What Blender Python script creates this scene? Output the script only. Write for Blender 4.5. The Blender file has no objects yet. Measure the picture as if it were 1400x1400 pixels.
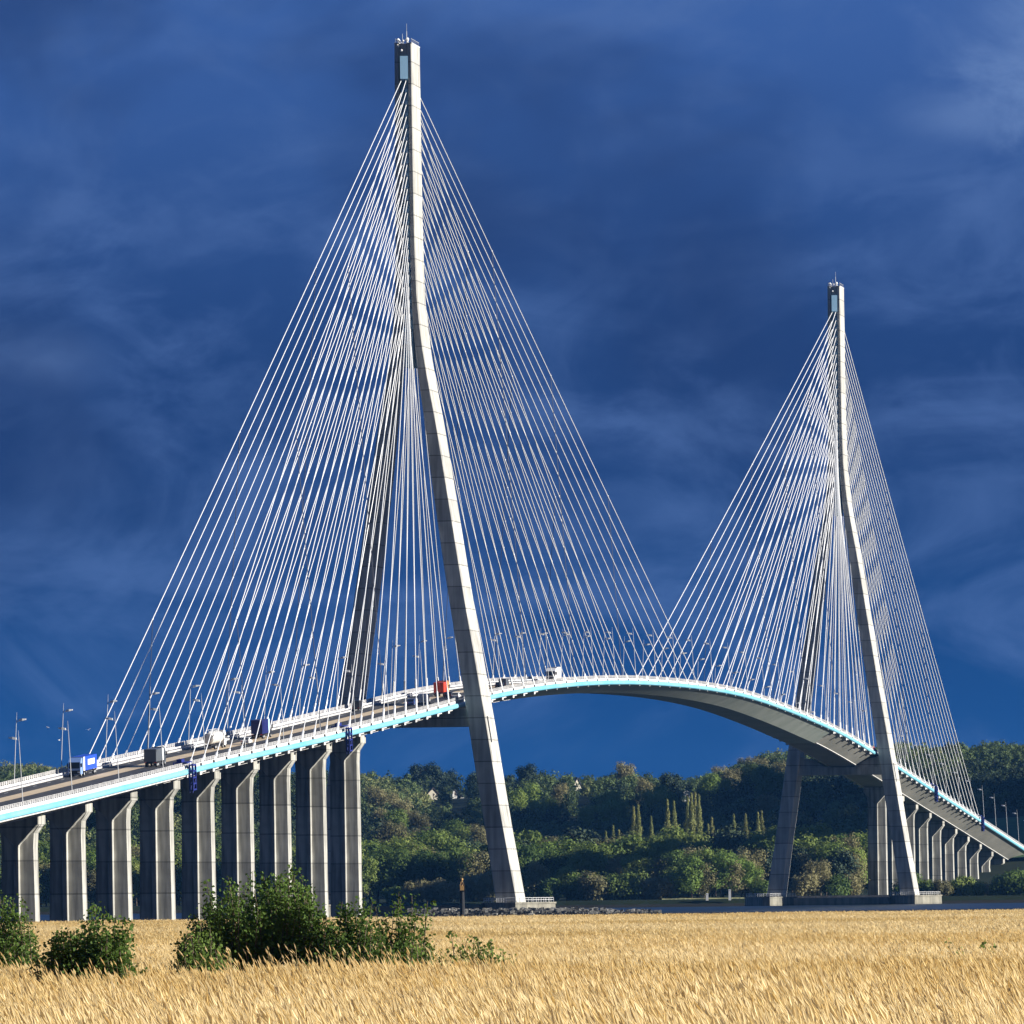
import bpy, math, random
import numpy as np
from mathutils import Vector, Matrix

random.seed(7)
RNG = np.random.default_rng(11)
SC = bpy.context.scene
COL = SC.collection
R = math.radians
HAZE = 1.35e-5

# ------------------------------------------------------------------ frames
CAM_Z = 5.0
F_PX, HOR, ROLL = 11846.5, 1222.34, R(0.7)       # focal length in photo pixels (1400 wide)
X1, D1, TH = -23.637, 2063.55, 0.15709           # near pylon position, bridge heading
CT, ST = math.cos(TH), math.sin(TH)


def bridge(s, t, z=0.0):
    """bridge coordinates (along, across, up) -> world"""
    return Vector((X1 + s * ST + t * CT, D1 + s * CT - t * ST, z))


def W(px, py, Y):
    """where a line of sight meets distance Y"""
    a, b = px - 700, py - 700
    x = a * math.cos(ROLL) - b * math.sin(ROLL)
    y = a * math.sin(ROLL) + b * math.cos(ROLL) + 700
    return x * Y / F_PX, CAM_Z + (HOR - y) * Y / F_PX


def smooth(a, b, x):
    u = np.clip((x - a) / (b - a), 0, 1)
    return u * u * (3 - 2 * u)


# deck profile: height of the lower edge of the blue fairing along the bridge
PS = np.array([-760, -512, -449, -379, -304, -222, -132, -74, -33, 0, 46, 123, 251, 363, 440, 520, 624, 698, 750, 858,
               930, 1031, 1200, 1353, 1700.])
PZ = np.array([-0.6, 14.2, 17.8, 22.05, 26.6, 31.3, 36.5, 40.0, 42.5, 44.6, 47.4, 51.2, 55.5, 57.4, 57.9, 57.5, 55.1,
               52.6, 50.6, 44.8, 40.5, 34.3, 24.0, 14.6, -6.]) + CAM_Z
_m = np.zeros_like(PS)
_d = np.diff(PZ) / np.diff(PS)
for _i in range(1, len(PS) - 1):
    h0, h1 = PS[_i] - PS[_i - 1], PS[_i + 1] - PS[_i]
    _m[_i] = (_d[_i - 1] * h1 + _d[_i] * h0) / (h0 + h1)
_m[0], _m[-1] = _d[0], _d[-1]


def zd(s):
    i = int(np.clip(np.searchsorted(PS, s) - 1, 0, len(PS) - 2))
    h = PS[i + 1] - PS[i]
    u = (s - PS[i]) / h
    return float(PZ[i] * (1 + 2 * u) * (1 - u) ** 2 + _m[i] * h * u * (1 - u) ** 2 + PZ[i + 1] * u * u * (3 - 2 * u)
                 + _m[i + 1] * h * u * u * (u - 1))


def zslope(s):
    return (zd(s + 2) - zd(s - 2)) / 4


def depth(s):
    return 2.1 + 1.5 * float(smooth(300, 800, s))


# ------------------------------------------------------------------ materials
def mat(name, col, rough=0.8, spec=0.3, metal=0.0):
    m = bpy.data.materials.new(name)
    m.use_nodes = True
    b = m.node_tree.nodes['Principled BSDF']
    b.inputs['Base Color'].default_value = (*col, 1)
    b.inputs['Roughness'].default_value = rough
    b.inputs['Metallic'].default_value = metal
    if 'Specular IOR Level' in b.inputs:
        b.inputs['Specular IOR Level'].default_value = spec
    return m


def nd(m, t, **kw):
    n = m.node_tree.nodes.new(t)
    for k, v in kw.items():
        setattr(n, k, v)
    return n


def lk(m, a, b):
    m.node_tree.links.new(a, b)


def noisy(m, c0, c1, scale=1.0, detail=6, coord='Object', lo=0.35, hi=0.65, sx=(1, 1, 1), bump=0.0):
    """mottled two-colour surface"""
    b = m.node_tree.nodes['Principled BSDF']
    tc = nd(m, 'ShaderNodeTexCoord')
    mp = nd(m, 'ShaderNodeMapping')
    mp.inputs['Scale'].default_value = sx
    no = nd(m, 'ShaderNodeTexNoise')
    no.inputs['Scale'].default_value = scale
    no.inputs['Detail'].default_value = detail
    no.inputs['Roughness'].default_value = 0.6
    cr = nd(m, 'ShaderNodeValToRGB')
    cr.color_ramp.elements[0].position = lo
    cr.color_ramp.elements[1].position = hi
    cr.color_ramp.elements[0].color = (*c0, 1)
    cr.color_ramp.elements[1].color = (*c1, 1)
    lk(m, tc.outputs[coord], mp.inputs['Vector'])
    lk(m, mp.outputs['Vector'], no.inputs['Vector'])
    lk(m, no.outputs['Fac'], cr.inputs['Fac'])
    lk(m, cr.outputs['Color'], b.inputs['Base Color'])
    if bump:
        bp = nd(m, 'ShaderNodeBump')
        bp.inputs['Strength'].default_value = bump
        lk(m, no.outputs['Fac'], bp.inputs['Height'])
        lk(m, bp.outputs['Normal'], b.inputs['Normal'])
    return cr


def concrete(name, c0, c1, lift=4.0, joint=0.35, stain=0.55):
    """cast concrete: mottling, vertical streaks, dark joints between the pours"""
    m = mat(name, c1, 0.85, 0.25)
    b = m.node_tree.nodes['Principled BSDF']
    tc = nd(m, 'ShaderNodeTexCoord')
    sep = nd(m, 'ShaderNodeSeparateXYZ')
    lk(m, tc.outputs['Object'], sep.inputs[0])
    no = nd(m, 'ShaderNodeTexNoise')
    no.inputs['Scale'].default_value = 0.35
    no.inputs['Detail'].default_value = 8
    lk(m, tc.outputs['Object'], no.inputs['Vector'])
    mp = nd(m, 'ShaderNodeMapping')
    mp.inputs['Scale'].default_value = (0.9, 0.9, 0.07)
    lk(m, tc.outputs['Object'], mp.inputs['Vector'])
    st = nd(m, 'ShaderNodeTexNoise')
    st.inputs['Scale'].default_value = 1.0
    st.inputs['Detail'].default_value = 5
    lk(m, mp.outputs['Vector'], st.inputs['Vector'])
    mix = nd(m, 'ShaderNodeMix', data_type='RGBA')
    mix.inputs['A'].default_value = (*c0, 1)
    mix.inputs['B'].default_value = (*c1, 1)
    mr = nd(m, 'ShaderNodeMapRange')
    mr.inputs['From Min'].default_value = 0.3
    mr.inputs['From Max'].default_value = 0.7
    lk(m, no.outputs['Fac'], mr.inputs['Value'])
    lk(m, mr.outputs['Result'], mix.inputs['Factor'])
    s2 = nd(m, 'ShaderNodeMapRange')
    s2.inputs['From Min'].default_value = 0.35
    s2.inputs['From Max'].default_value = 0.6
    s2.inputs['To Min'].default_value = stain
    lk(m, st.outputs['Fac'], s2.inputs['Value'])
    # pour joints
    dv = nd(m, 'ShaderNodeMath', operation='DIVIDE')
    dv.inputs[1].default_value = lift
    lk(m, sep.outputs['Z'], dv.inputs[0])
    fr = nd(m, 'ShaderNodeMath', operation='FRACT')
    lk(m, dv.outputs[0], fr.inputs[0])
    lt = nd(m, 'ShaderNodeMath', operation='LESS_THAN')
    lt.inputs[1].default_value = 0.05
    lk(m, fr.outputs[0], lt.inputs[0])
    j = nd(m, 'ShaderNodeMapRange')
    j.inputs['To Min'].default_value = 1.0
    j.inputs['To Max'].default_value = joint
    lk(m, lt.outputs[0], j.inputs['Value'])
    # each pour a little different
    fl = nd(m, 'ShaderNodeMath', operation='FLOOR')
    lk(m, dv.outputs[0], fl.inputs[0])
    wn = nd(m, 'ShaderNodeTexWhiteNoise', noise_dimensions='1D')
    lk(m, fl.outputs[0], wn.inputs['W'])
    w2 = nd(m, 'ShaderNodeMapRange')
    w2.inputs['To Min'].default_value = 0.82
    w2.inputs['To Max'].default_value = 1.05
    lk(m, wn.outputs['Value'], w2.inputs['Value'])
    a = nd(m, 'ShaderNodeMath', operation='MULTIPLY')
    lk(m, s2.outputs['Result'], a.inputs[0])
    lk(m, j.outputs['Result'], a.inputs[1])
    a2 = nd(m, 'ShaderNodeMath', operation='MULTIPLY')
    lk(m, a.outputs[0], a2.inputs[0])
    lk(m, w2.outputs['Result'], a2.inputs[1])
    vm = nd(m, 'ShaderNodeVectorMath', operation='SCALE')
    lk(m, mix.outputs['Result'], vm.inputs[0])
    lk(m, a2.outputs[0], vm.inputs['Scale'])
    lk(m, vm.outputs['Vector'], b.inputs['Base Color'])
    return m


def foliage(name, c0, c1, c2, attr=False, trans=0.0):
    """leaf colour varies per tree and within the crown"""
    m = mat(name, c1, 0.7, 0.2)
    b = m.node_tree.nodes['Principled BSDF']
    geo = nd(m, 'ShaderNodeNewGeometry')
    no = nd(m, 'ShaderNodeTexNoise')
    no.inputs['Scale'].default_value = 0.35 if not attr else 0.25
    no.inputs['Detail'].default_value = 4
    lk(m, geo.outputs['Position'], no.inputs['Vector'])
    if attr:
        at = nd(m, 'ShaderNodeAttribute', attribute_name='tint')
        src = at.outputs['Fac']
    else:
        oi = nd(m, 'ShaderNodeObjectInfo')
        src = oi.outputs['Random']
    ad = nd(m, 'ShaderNodeMath', operation='MULTIPLY_ADD')
    ad.inputs[1].default_value = 0.75
    lk(m, src, ad.inputs[0])
    n2 = nd(m, 'ShaderNodeMapRange')
    n2.inputs['From Min'].default_value = 0.3
    n2.inputs['From Max'].default_value = 0.7
    n2.inputs['To Min'].default_value = -0.05
    n2.inputs['To Max'].default_value = 0.3
    lk(m, no.outputs['Fac'], n2.inputs['Value'])
    lk(m, n2.outputs['Result'], ad.inputs[2])
    cr = nd(m, 'ShaderNodeValToRGB')
    cr.color_ramp.elements[0].color = (*c0, 1)
    cr.color_ramp.elements[1].color = (*c2, 1)
    e = cr.color_ramp.elements.new(0.5)
    e.color = (*c1, 1)
    lk(m, ad.outputs[0], cr.inputs['Fac'])
    lk(m, cr.outputs['Color'], b.inputs['Base Color'])
    if trans:
        tb = nd(m, 'ShaderNodeBsdfTranslucent')
        lk(m, cr.outputs['Color'], tb.inputs['Color'])
        ms = nd(m, 'ShaderNodeMixShader')
        ms.inputs[0].default_value = trans
        lk(m, b.outputs[0], ms.inputs[1])
        lk(m, tb.outputs[0], ms.inputs[2])
        lk(m, ms.outputs[0], m.node_tree.nodes['Material Output'].inputs['Surface'])
    return m


M = {}
M['pylon'] = concrete('pylon_concrete', (.46, .45, .41), (.55, .54, .5), 5.2, 0.5, 0.62)
M['pier'] = concrete('pier_concrete', (.38, .37, .33), (.52, .51, .46), 6.3, 0.6, 0.45)
M['plinth'] = concrete('plinth_concrete', (.22, .21, .17), (.33, .31, .25), 9.0, 0.8, 0.6)
M['steelbox'] = mat('pale_steel', (.42, .7, .92), .5, .3)
M['white'] = mat('white_paint', (.8, .8, .78), .45, .5)
M['cable'] = mat('white_cable_sheath', (.8, .8, .79), .4, .5)
M['tie'] = mat('dark_rope', (.02, .025, .05), .6)
M['teal'] = mat('blue_fairing_paint', (.16, .52, .66), .35, .5)
noisy(M['teal'], (.16, .49, .66), (.27, .59, .71), .05, 6)
M['soffit'] = mat('grey_girder_concrete', (.28, .28, .25), .8)
noisy(M['soffit'], (.22, .22, .19), (.33, .32, .28), .12, 6, sx=(1, .3, 1))
M['steelsoffit'] = mat('grey_green_girder_steel', (.26, .29, .27), .6)
noisy(M['steelsoffit'], (.29, .33, .29), (.38, .41, .37), .1, 5)
M['parapet'] = mat('white_parapet', (.78, .76, .74), .6)
noisy(M['parapet'], (.42, .41, .4), (.62, .6, .58), .4, 5)
M['asphalt'] = mat('asphalt', (.05, .05, .052), .9)
noisy(M['asphalt'], (.035, .036, .04), (.065, .064, .062), .6, 6, sx=(1, .1, 1))
M['tan_road'] = mat('tan_road_surface', (.5, .38, .24), .9)
noisy(M['tan_road'], (.6, .46, .28), (.7, .55, .36), .5, 5)
M['black'] = mat('black_rubber', (.02, .02, .022), .8)
M['glass'] = mat('dark_glass', (.02, .025, .035), .1, .6)
M['galv'] = mat('galvanised_steel', (.55, .56, .57), .5, .5)
M['lamphead'] = mat('lamp_housing', (.85, .85, .83), .4, .5)
M['gantry'] = mat('dark_blue_steel', (.012, .02, .16), .5, .4)
M['trunk'] = mat('bark', (.09, .07, .05), .9)
noisy(M['trunk'], (.05, .04, .03), (.13, .1, .07), 2, 5)
M['f_green'] = foliage('leaf_mid_green', (.06, .11, .025), (.14, .2, .042), (.23, .28, .065), trans=.4)
M['f_fresh'] = foliage('leaf_fresh_green', (.12, .2, .035), (.2, .27, .055), (.3, .33, .085), trans=.4)
M['f_olive'] = foliage('leaf_olive_brown', (.13, .125, .055), (.22, .205, .09), (.3, .27, .13), trans=.35)
M['f_dark'] = foliage('leaf_dark_green', (.012, .026, .018), (.03, .05, .024), (.055, .075, .03))
M['f_poplar'] = foliage('leaf_poplar_yellow', (.17, .2, .06), (.24, .255, .08), (.3, .295, .1), trans=.35)
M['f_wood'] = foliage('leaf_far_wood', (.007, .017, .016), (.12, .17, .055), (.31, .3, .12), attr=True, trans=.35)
M['f_shrub'] = foliage('leaf_shrub', (.05, .095, .015), (.1, .17, .03), (.19, .26, .055), trans=.35)


# ------------------------------------------------------------------ mesh builder
class MB:
    def __init__(self):
        self.v, self.f, self.mi = [], [], []
        self.mats = []

    def m(self, name):
        if name not in self.mats:
            self.mats.append(name)
        return self.mats.index(name)

    def add(self, vs, fs, mt=0):
        o = len(self.v)
        self.v.extend([tuple(p) for p in vs])
        for f in fs:
            self.f.append([i + o for i in f])
            self.mi.append(mt)

    def box(self, c, s, mt=0, rz=0.0, top=1.0, topy=None):
        """box, optionally tapering to the top"""
        cx, cy, cz = c
        hx, hy, hz = s[0] / 2, s[1] / 2, s[2] / 2
        ty = top if topy is None else topy
        vs = []
        for z, kx, ky in ((-hz, 1, 1), (hz, top, ty)):
            for x, y in ((-hx, -hy), (hx, -hy), (hx, hy), (-hx, hy)):
                x, y = x * kx, y * ky
                vs.append((cx + x * math.cos(rz) - y * math.sin(rz), cy + x * math.sin(rz) + y * math.cos(rz), cz + z))
        self.add(vs, [(3, 2, 1, 0), (4, 5, 6, 7), (0, 1, 5, 4), (1, 2, 6, 5), (2, 3, 7, 6), (3, 0, 4, 7)], mt)

    def loft(self, rings, mt=0, cap=True, close=True):
        n = len(rings[0])
        vs = [p for r in rings for p in r]
        fs = []
        for i in range(len(rings) - 1):
            for k in range(n if close else n - 1):
                a, b = i * n + k, i * n + (k + 1) % n
                fs.append((a, b, b + n, a + n))
        if cap:
            fs.append(tuple(range(n - 1, -1, -1)))
            fs.append(tuple((len(rings) - 1) * n + k for k in range(n)))
        self.add(vs, fs, mt)

    def tube(self, pts, r, n=6, mt=0, r2=None, cap=True):
        pts = [Vector(p) for p in pts]
        rings = []
        for i, p in enumerate(pts):
            d = (pts[min(i + 1, len(pts) - 1)] - pts[max(i - 1, 0)]).normalized()
            u = d.cross(Vector((0, 0, 1)) if abs(d.z) < .95 else Vector((1, 0, 0))).normalized()
            w = d.cross(u)
            k = i / max(1, len(pts) - 1)
            rr = r[i] if isinstance(r, (list, tuple)) else (r if r2 is None else r + (r2 - r) * k)
            rings.append([p + (u * math.cos(a) + w * math.sin(a)) * rr for a in [2 * math.pi * q / n for q in range(n)]])
        self.loft(rings, mt, cap)

    def ball(self, c, r, mt=0, n=8, sz=1.0):
        rings = []
        for i in range(1, n // 2 + 2):
            ph = math.pi * i / (n // 2 + 2)
            rings.append([(c[0] + r * math.sin(ph) * math.cos(2 * math.pi * k / n), c[1] + r * math.sin(ph) * math.sin(2 * math.pi * k / n),
                           c[2] - r * sz * math.cos(ph)) for k in range(n)])
        self.loft(rings, mt)

    def build(self, name, mats, parent=None, smooth_=False):
        me = bpy.data.meshes.new(name)
        me.from_pydata(self.v, [], self.f)
        ms = mats if isinstance(mats, (list, tuple)) else [mats]
        for x in ms:
            me.materials.append(M[x] if isinstance(x, str) else x)
        if len(ms) > 1:
            me.polygons.foreach_set('material_index', self.mi)
        if smooth_:
            me.polygons.foreach_set('use_smooth', [True] * len(self.f))
        me.update()
        o = bpy.data.objects.new(name, me)
        COL.objects.link(o)
        if parent:
            o.parent = parent
        return o


def quads_mesh(name, V, mats, n=4, tint=None):
    """many separate n-gons from an (N,n,3) array, fast"""
    N = V.shape[0]
    me = bpy.data.meshes.new(name)
    me.vertices.add(N * n)
    me.vertices.foreach_set('co', V.reshape(-1).astype(np.float32))
    me.loops.add(N * n)
    me.loops.foreach_set('vertex_index', np.arange(N * n, dtype=np.int32))
    me.polygons.add(N)
    me.polygons.foreach_set('loop_start', np.arange(0, N * n, n, dtype=np.int32))
    if tint is not None:
        a = me.attributes.new('tint', 'FLOAT', 'FACE')
        a.data.foreach_set('value', tint.astype(np.float32))
    for x in (mats if isinstance(mats, (list, tuple)) else [mats]):
        me.materials.append(M[x])
    me.update(calc_edges=True)
    return me


def link(name, me, parent=None):
    o = bpy.data.objects.new(name, me)
    COL.objects.link(o)
    if parent:
        o.parent = parent
    return o


def tag(o, label=None, cat=None, group=None, kind=None):
    if label: o['label'] = label
    if cat: o['category'] = cat
    if group: o['group'] = group
    if kind: o['kind'] = kind
    return o


def empty(name, loc, rz=0.0):
    o = bpy.data.objects.new(name, None)
    o.empty_display_size = .5
    COL.objects.link(o)
    o.location = loc
    o.rotation_euler = (0, 0, rz)
    return o


def copy_tree(o, parent=None):
    c = o.copy()
    COL.objects.link(c)
    if parent: c.parent = parent
    for ch in list(o.children):
        copy_tree(ch, c)
    return c


ORD = ['first', 'second', 'third', 'fourth', 'fifth', 'sixth', 'seventh', 'eighth', 'ninth', 'tenth', 'eleventh', 'twelfth',
       'thirteenth', 'fourteenth']


def ordinal(i):
    if i <= 14: return ORD[i - 1]
    return '%d%s' % (i, 'th' if 10 <= i % 100 <= 20 else {1: 'st', 2: 'nd', 3: 'rd'}.get(i % 10, 'th'))


# ------------------------------------------------------------------ terrain
RPX = np.array([-400, 0, 130, 300, 500, 590, 700, 850, 960, 1020, 1060, 1200, 1320, 1400, 1800.])
RZ = np.array([88, 84, 81, 76, 71, 66, 67, 69, 70, 80, 83, 85, 84, 87, 90.]) - 15


def ridge(X, Y):
    return np.interp(X / Y * F_PX + 700, RPX, RZ)


GY = np.array([3130, 3300, 3420, 3700, 4100, 4500, 4800, 6000, 14000.])
GZ = np.array([0, .09, .2, .47, .76, .98, 1.0, .9, .7])


def ground(X, Y):
    X, Y = np.asarray(X, float), np.asarray(Y, float)
    z = 0.7 + 2.6 * (1 - smooth(10, 70, Y)) - 0.5 * smooth(1030, 1080, Y)
    z = z - 2.0 * smooth(2030, 2060, Y)
    z = z + 4.3 * smooth(2926, 2936, Y)
    hill = np.interp(Y, GY, GZ)
    w = 5 * np.sin(X / 90 + 1.3) * np.sin(Y / 210) + 4 * np.sin(X / 47 + Y / 160)
    z = z + hill * (ridge(X, Y) - 2.5) + w * hill * (1 - .7 * smooth(4300, 4700, Y))
    # a nearer rounded spur on the left
    kx, _ = W(470, 1100, 3900)
    z = z + 15 * np.exp(-((X - kx + 60) / 75) ** 2 - ((Y - 3900) / 230) ** 2)
    return z


def build_ground():
    ys = np.concatenate([np.linspace(-300, 60, 14), np.linspace(90, 1020, 24), np.linspace(1030, 1090, 7), np.linspace(1150, 2020, 12),
                         np.linspace(2026, 2064, 8), np.linspace(2120, 2900, 10), np.linspace(2922, 2940, 8), np.linspace(2970, 4900, 60),
                         np.linspace(5000, 14000, 20)])
    u = np.linspace(-1, 1, 121)
    xs = np.sign(u) * (np.abs(u) * 480 + np.abs(u) ** 6 * 5500)
    Xg, Yg = np.meshgrid(xs, ys)
    Zg = ground(Xg, Yg)
    vs = np.stack([Xg, Yg, Zg], -1).reshape(-1, 3)
    nx = len(xs)
    fs = [(j * nx + i, j * nx + i + 1, (j + 1) * nx + i + 1, (j + 1) * nx + i) for j in range(len(ys) - 1) for i in range(nx - 1)]
    me = bpy.data.meshes.new('ground')
    me.from_pydata(vs.tolist(), [], fs)
    me.polygons.foreach_set('use_smooth', [True] * len(fs))
    m = mat('ground_soil', (.1, .08, .04), .95, .1)
    b = m.node_tree.nodes['Principled BSDF']
    geo = nd(m, 'ShaderNodeNewGeometry')
    sp = nd(m, 'ShaderNodeSeparateXYZ')
    lk(m, geo.outputs['Position'], sp.inputs[0])
    no = nd(m, 'ShaderNodeTexNoise')
    no.inputs['Scale'].default_value = .06
    no.inputs['Detail'].default_value = 8
    lk(m, geo.outputs['Position'], no.inputs['Vector'])
    c_field = nd(m, 'ShaderNodeValToRGB')
    c_field.color_ramp.elements[0].color = (.07, .05, .022, 1)
    c_field.color_ramp.elements[1].color = (.14, .1, .045, 1)
    c_mud = nd(m, 'ShaderNodeValToRGB')
    c_mud.color_ramp.elements[0].color = (.014, .014, .012, 1)
    c_mud.color_ramp.elements[1].color = (.03, .03, .024, 1)
    c_hill = nd(m, 'ShaderNodeValToRGB')
    c_hill.color_ramp.elements[0].color = (.006, .012, .005, 1)
    c_hill.color_ramp.elements[1].color = (.02, .03, .011, 1)
    for c in (c_field, c_mud, c_hill):
        lk(m, no.outputs['Fac'], c.inputs['Fac'])

    def step(e):
        s_ = nd(m, 'ShaderNodeMath', operation='GREATER_THAN')
        s_.inputs[1].default_value = e
        lk(m, sp.outputs['Y'], s_.inputs[0])
        return s_.outputs[0]
    m1 = nd(m, 'ShaderNodeMix', data_type='RGBA')
    lk(m, step(1045), m1.inputs['Factor'])
    lk(m, c_field.outputs[0], m1.inputs['A'])
    lk(m, c_mud.outputs[0], m1.inputs['B'])
    m2 = nd(m, 'ShaderNodeMix', data_type='RGBA')
    lk(m, step(2932), m2.inputs['Factor'])
    lk(m, m1.outputs['Result'], m2.inputs['A'])
    lk(m, c_hill.outputs[0], m2.inputs['B'])
    lk(m, m2.outputs['Result'], b.inputs['Base Color'])
    me.materials.append(m)
    o = link('ground', me)
    tag(o, kind='structure')
    # river
    mb = MB()
    mb.add([(-6000, 2030, 0), (6000, 2030, 0), (6000, 2934, 0), (-6000, 2934, 0)], [(0, 1, 2, 3)])
    w = mat('river_water', (.012, .018, .02), .35, .12)
    bb = w.node_tree.nodes['Principled BSDF']
    g = nd(w, 'ShaderNodeNewGeometry')
    nn = nd(w, 'ShaderNodeTexNoise')
    nn.inputs['Scale'].default_value = .35
    nn.inputs['Detail'].default_value = 5
    lk(w, g.outputs['Position'], nn.inputs['Vector'])
    bp = nd(w, 'ShaderNodeBump')
    bp.inputs['Strength'].default_value = .6
    bp.inputs['Distance'].default_value = .6
    lk(w, nn.outputs['Fac'], bp.inputs['Height'])
    lk(w, bp.outputs['Normal'], bb.inputs['Normal'])
    M['water'] = w
    o = mb.build('water', 'water')
    tag(o, kind='structure')


build_ground()

# ------------------------------------------------------------------ bridge deck
BR = bridge(0, 0, 0)
RZB = -TH


def ribbon(prof, s0, s1, ds, zoff=None, closed=True):
    """sweep a cross-section (t, z above fairing edge) along the bridge; bridge-local coords"""
    n = max(2, int(round((s1 - s0) / ds)) + 1)
    rings = []
    for s in np.linspace(s0, s1, n):
        z = zd(s)
        pr = prof(s) if callable(prof) else prof
        rings.append([(t, float(s), z + h) for t, h in pr])
    return rings


deck = empty('bridge_deck', BR, RZB)
tag(deck, 'long arched road deck of the bridge with pale blue edge and white parapets', 'bridge deck')
S0, S1 = -640, 1480


def girder(s):
    d = depth(s)
    return [(-10.9, .86), (10.9, .86), (10.9, -.02), (9.9, -.35), (4.4, -d), (-4.4, -d), (-9.9, -.35), (-10.9, -.02)]


for nm, a, b_, mt in (('girder', S0, 116, 'soffit'), ('girder', 116, 740, 'steelsoffit'), ('girder', 740, S1, 'soffit')):
    mb = MB()
    mb.loft(ribbon(girder, a, b_, 8))
    g_ = mb.build(nm, mt, deck)
    if mt == 'steelsoffit':
        g_['label'] = 'smooth grey green steel box girder of the middle span'
# thin pale lower edge on the concrete box
for sgn in (1, -1):
    for a, b_ in ((S0, 114), (742, S1)):
        mb = MB()
        mb.loft(ribbon(lambda s: [(sgn * 4.3, -depth(s) - .02), (sgn * 4.95, -depth(s) + .1), (sgn * 4.95, -depth(s) + .45), (sgn * 4.3, -depth(s) + .45)], a, b_, 8))
        mb.build('girder_edge_strip', 'parapet', deck)
# blue curved fairing
for sgn in (1, -1):
    mb = MB()
    pf = [(10.92, 1.12), (11.25, 1.1), (11.5, .85), (11.58, .5), (11.48, .18), (11.2, 0), (10.92, -.02)]
    mb.loft(ribbon([(sgn * t, h) for t, h in pf], S0, S1, 6))
    mb.build('edge_fairing', 'teal', deck, smooth_=False)
    # pale strip below it
    mb = MB()
    mb.loft(ribbon([(sgn * 10.3, -.36), (sgn * 11.0, -.3), (sgn * 11.0, -.03), (sgn * 10.3, -.03)], S0, -338, 8))
    mb.build('lower_lip', 'parapet', deck)
# road surface, tan middle strip, lines
mb = MB()
mb.loft(ribbon([(-9.2, .9), (9.2, .9)], S0, S1, 8), close=False, cap=False)
mb.build('road', 'asphalt', deck)
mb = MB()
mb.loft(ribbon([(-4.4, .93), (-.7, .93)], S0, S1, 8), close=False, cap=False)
mb.build('tan_strip', 'tan_road', deck)
mb = MB()
for s in np.arange(-630, 1460, 13.0):
    for t in (3.4, -7.6):
        r_ = ribbon([(t - .08, .915), (t + .08, .915)], s, s + 3, 3)
        mb.loft(r_, close=False, cap=False)
tag(mb.build('lane_markings', 'white', deck), kind='stuff')
# footway kerbs + parapets
for sgn in (1, -1):
    mb = MB()
    mb.loft(ribbon([(sgn * 9.2, .86), (sgn * 9.2, 1.25), (sgn * 10.7, 1.25), (sgn * 10.7, .86)][::sgn], S0, S1, 8))
    mb.build('footway', 'parapet', deck)
    mb = MB()
    mb.loft(ribbon([(sgn * 10.62, 1.24), (sgn * 10.62, 1.75), (sgn * 10.82, 1.75), (sgn * 10.82, 1.13)][::sgn], S0, S1, 6))
    for h in (2.0, 2.22, 2.45):
        mb.loft(ribbon([(sgn * 10.68, h - .04), (sgn * 10.68, h + .04), (sgn * 10.76, h + .04), (sgn * 10.76, h - .04)][::sgn], S0, S1, 8))
    for s in np.arange(S0 + 2, S1 - 2, 1.9):
        z = zd(s)
        mb.box((sgn * 10.72, s, z + 2.1), (.16, .34 if sgn > 0 else .5, .78))
    mb.build('parapet', 'parapet', deck)
    # inner crash rail
    mb = MB()
    mb.loft(ribbon([(sgn * 9.3, 1.5), (sgn * 9.3, 1.82), (sgn * 9.42, 1.82), (sgn * 9.42, 1.5)][::sgn], S0, S1, 8))
    for s in np.arange(S0 + 3, S1 - 3, 4.0):
        mb.box((sgn * 9.37, s, zd(s) + 1.5), (.1, .12, .6))
    mb.build('crash_rail', 'galv', deck)

# stay positions along the deck
NCAB = 23
S_SIDE = [16 + 15.5 * i - .046 * i * i for i in range(NCAB)]
S_MID = [16 + 16.0 * i + .107 * i * i for i in range(NCAB)]
ANCH = sorted([-s for s in S_SIDE] + S_MID + [856 - s for s in S_MID] + [856 + s for s in S_SIDE])
for sgn in (1, -1):
    for s in ANCH:
        mb = MB()
        if s < 130 or s > 730:
            mb.loft([[(sgn * 10.4, y, zd(y) - d), (sgn * 11.0, y, zd(y) - d), (sgn * 11.0, y, zd(y) - .03), (sgn * 10.4, y, zd(y) - .03)][::-sgn] for y, d in
                     ((s - 2.2, .72), (s, .72), (s + .2, .3), (s + 4.2, .3))])
        else:
            mb.box((sgn * 10.95, s, zd(s) - .16), (.4, .8, .28))
        mb.build('anchor_block', 'parapet', deck)
        mb = MB()
        mb.box((sgn * 10.9, s - .6, zd(s) + 1.35), (.25, 1.0, .45))
        mb.build('anchor_shoe', 'black', deck)

# ------------------------------------------------------------------ pylons with their stays
LEG = [(-2.2, 25.2, 20.0), (17, 21.9, 17.35), (25, 20.65, 16.05), (38.5, 18.6, 14.1), (51, 16.6, 12.35), (59.5, 15.2, 11.1), (68.4, 13.7, 9.75),
       (78, 12.2, 8.35), (88, 10.7, 7.0), (99.5, 8.95, 5.5), (107, 7.8, 4.7), (113.5, 6.75, 3.95), (119, 5.75, 3.2), (123.6, 4.95, 2.65), (129, 4.1, 2.1),
       (134.4, 3.45, 1.65), (139, 3.0, 1.4), (143, 2.72, 1.25), (150, 2.5, 1.15), (160, 2.32, 1.12), (180, 2.2, 1.14), (202.3, 2.1, 1.15)]


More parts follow.
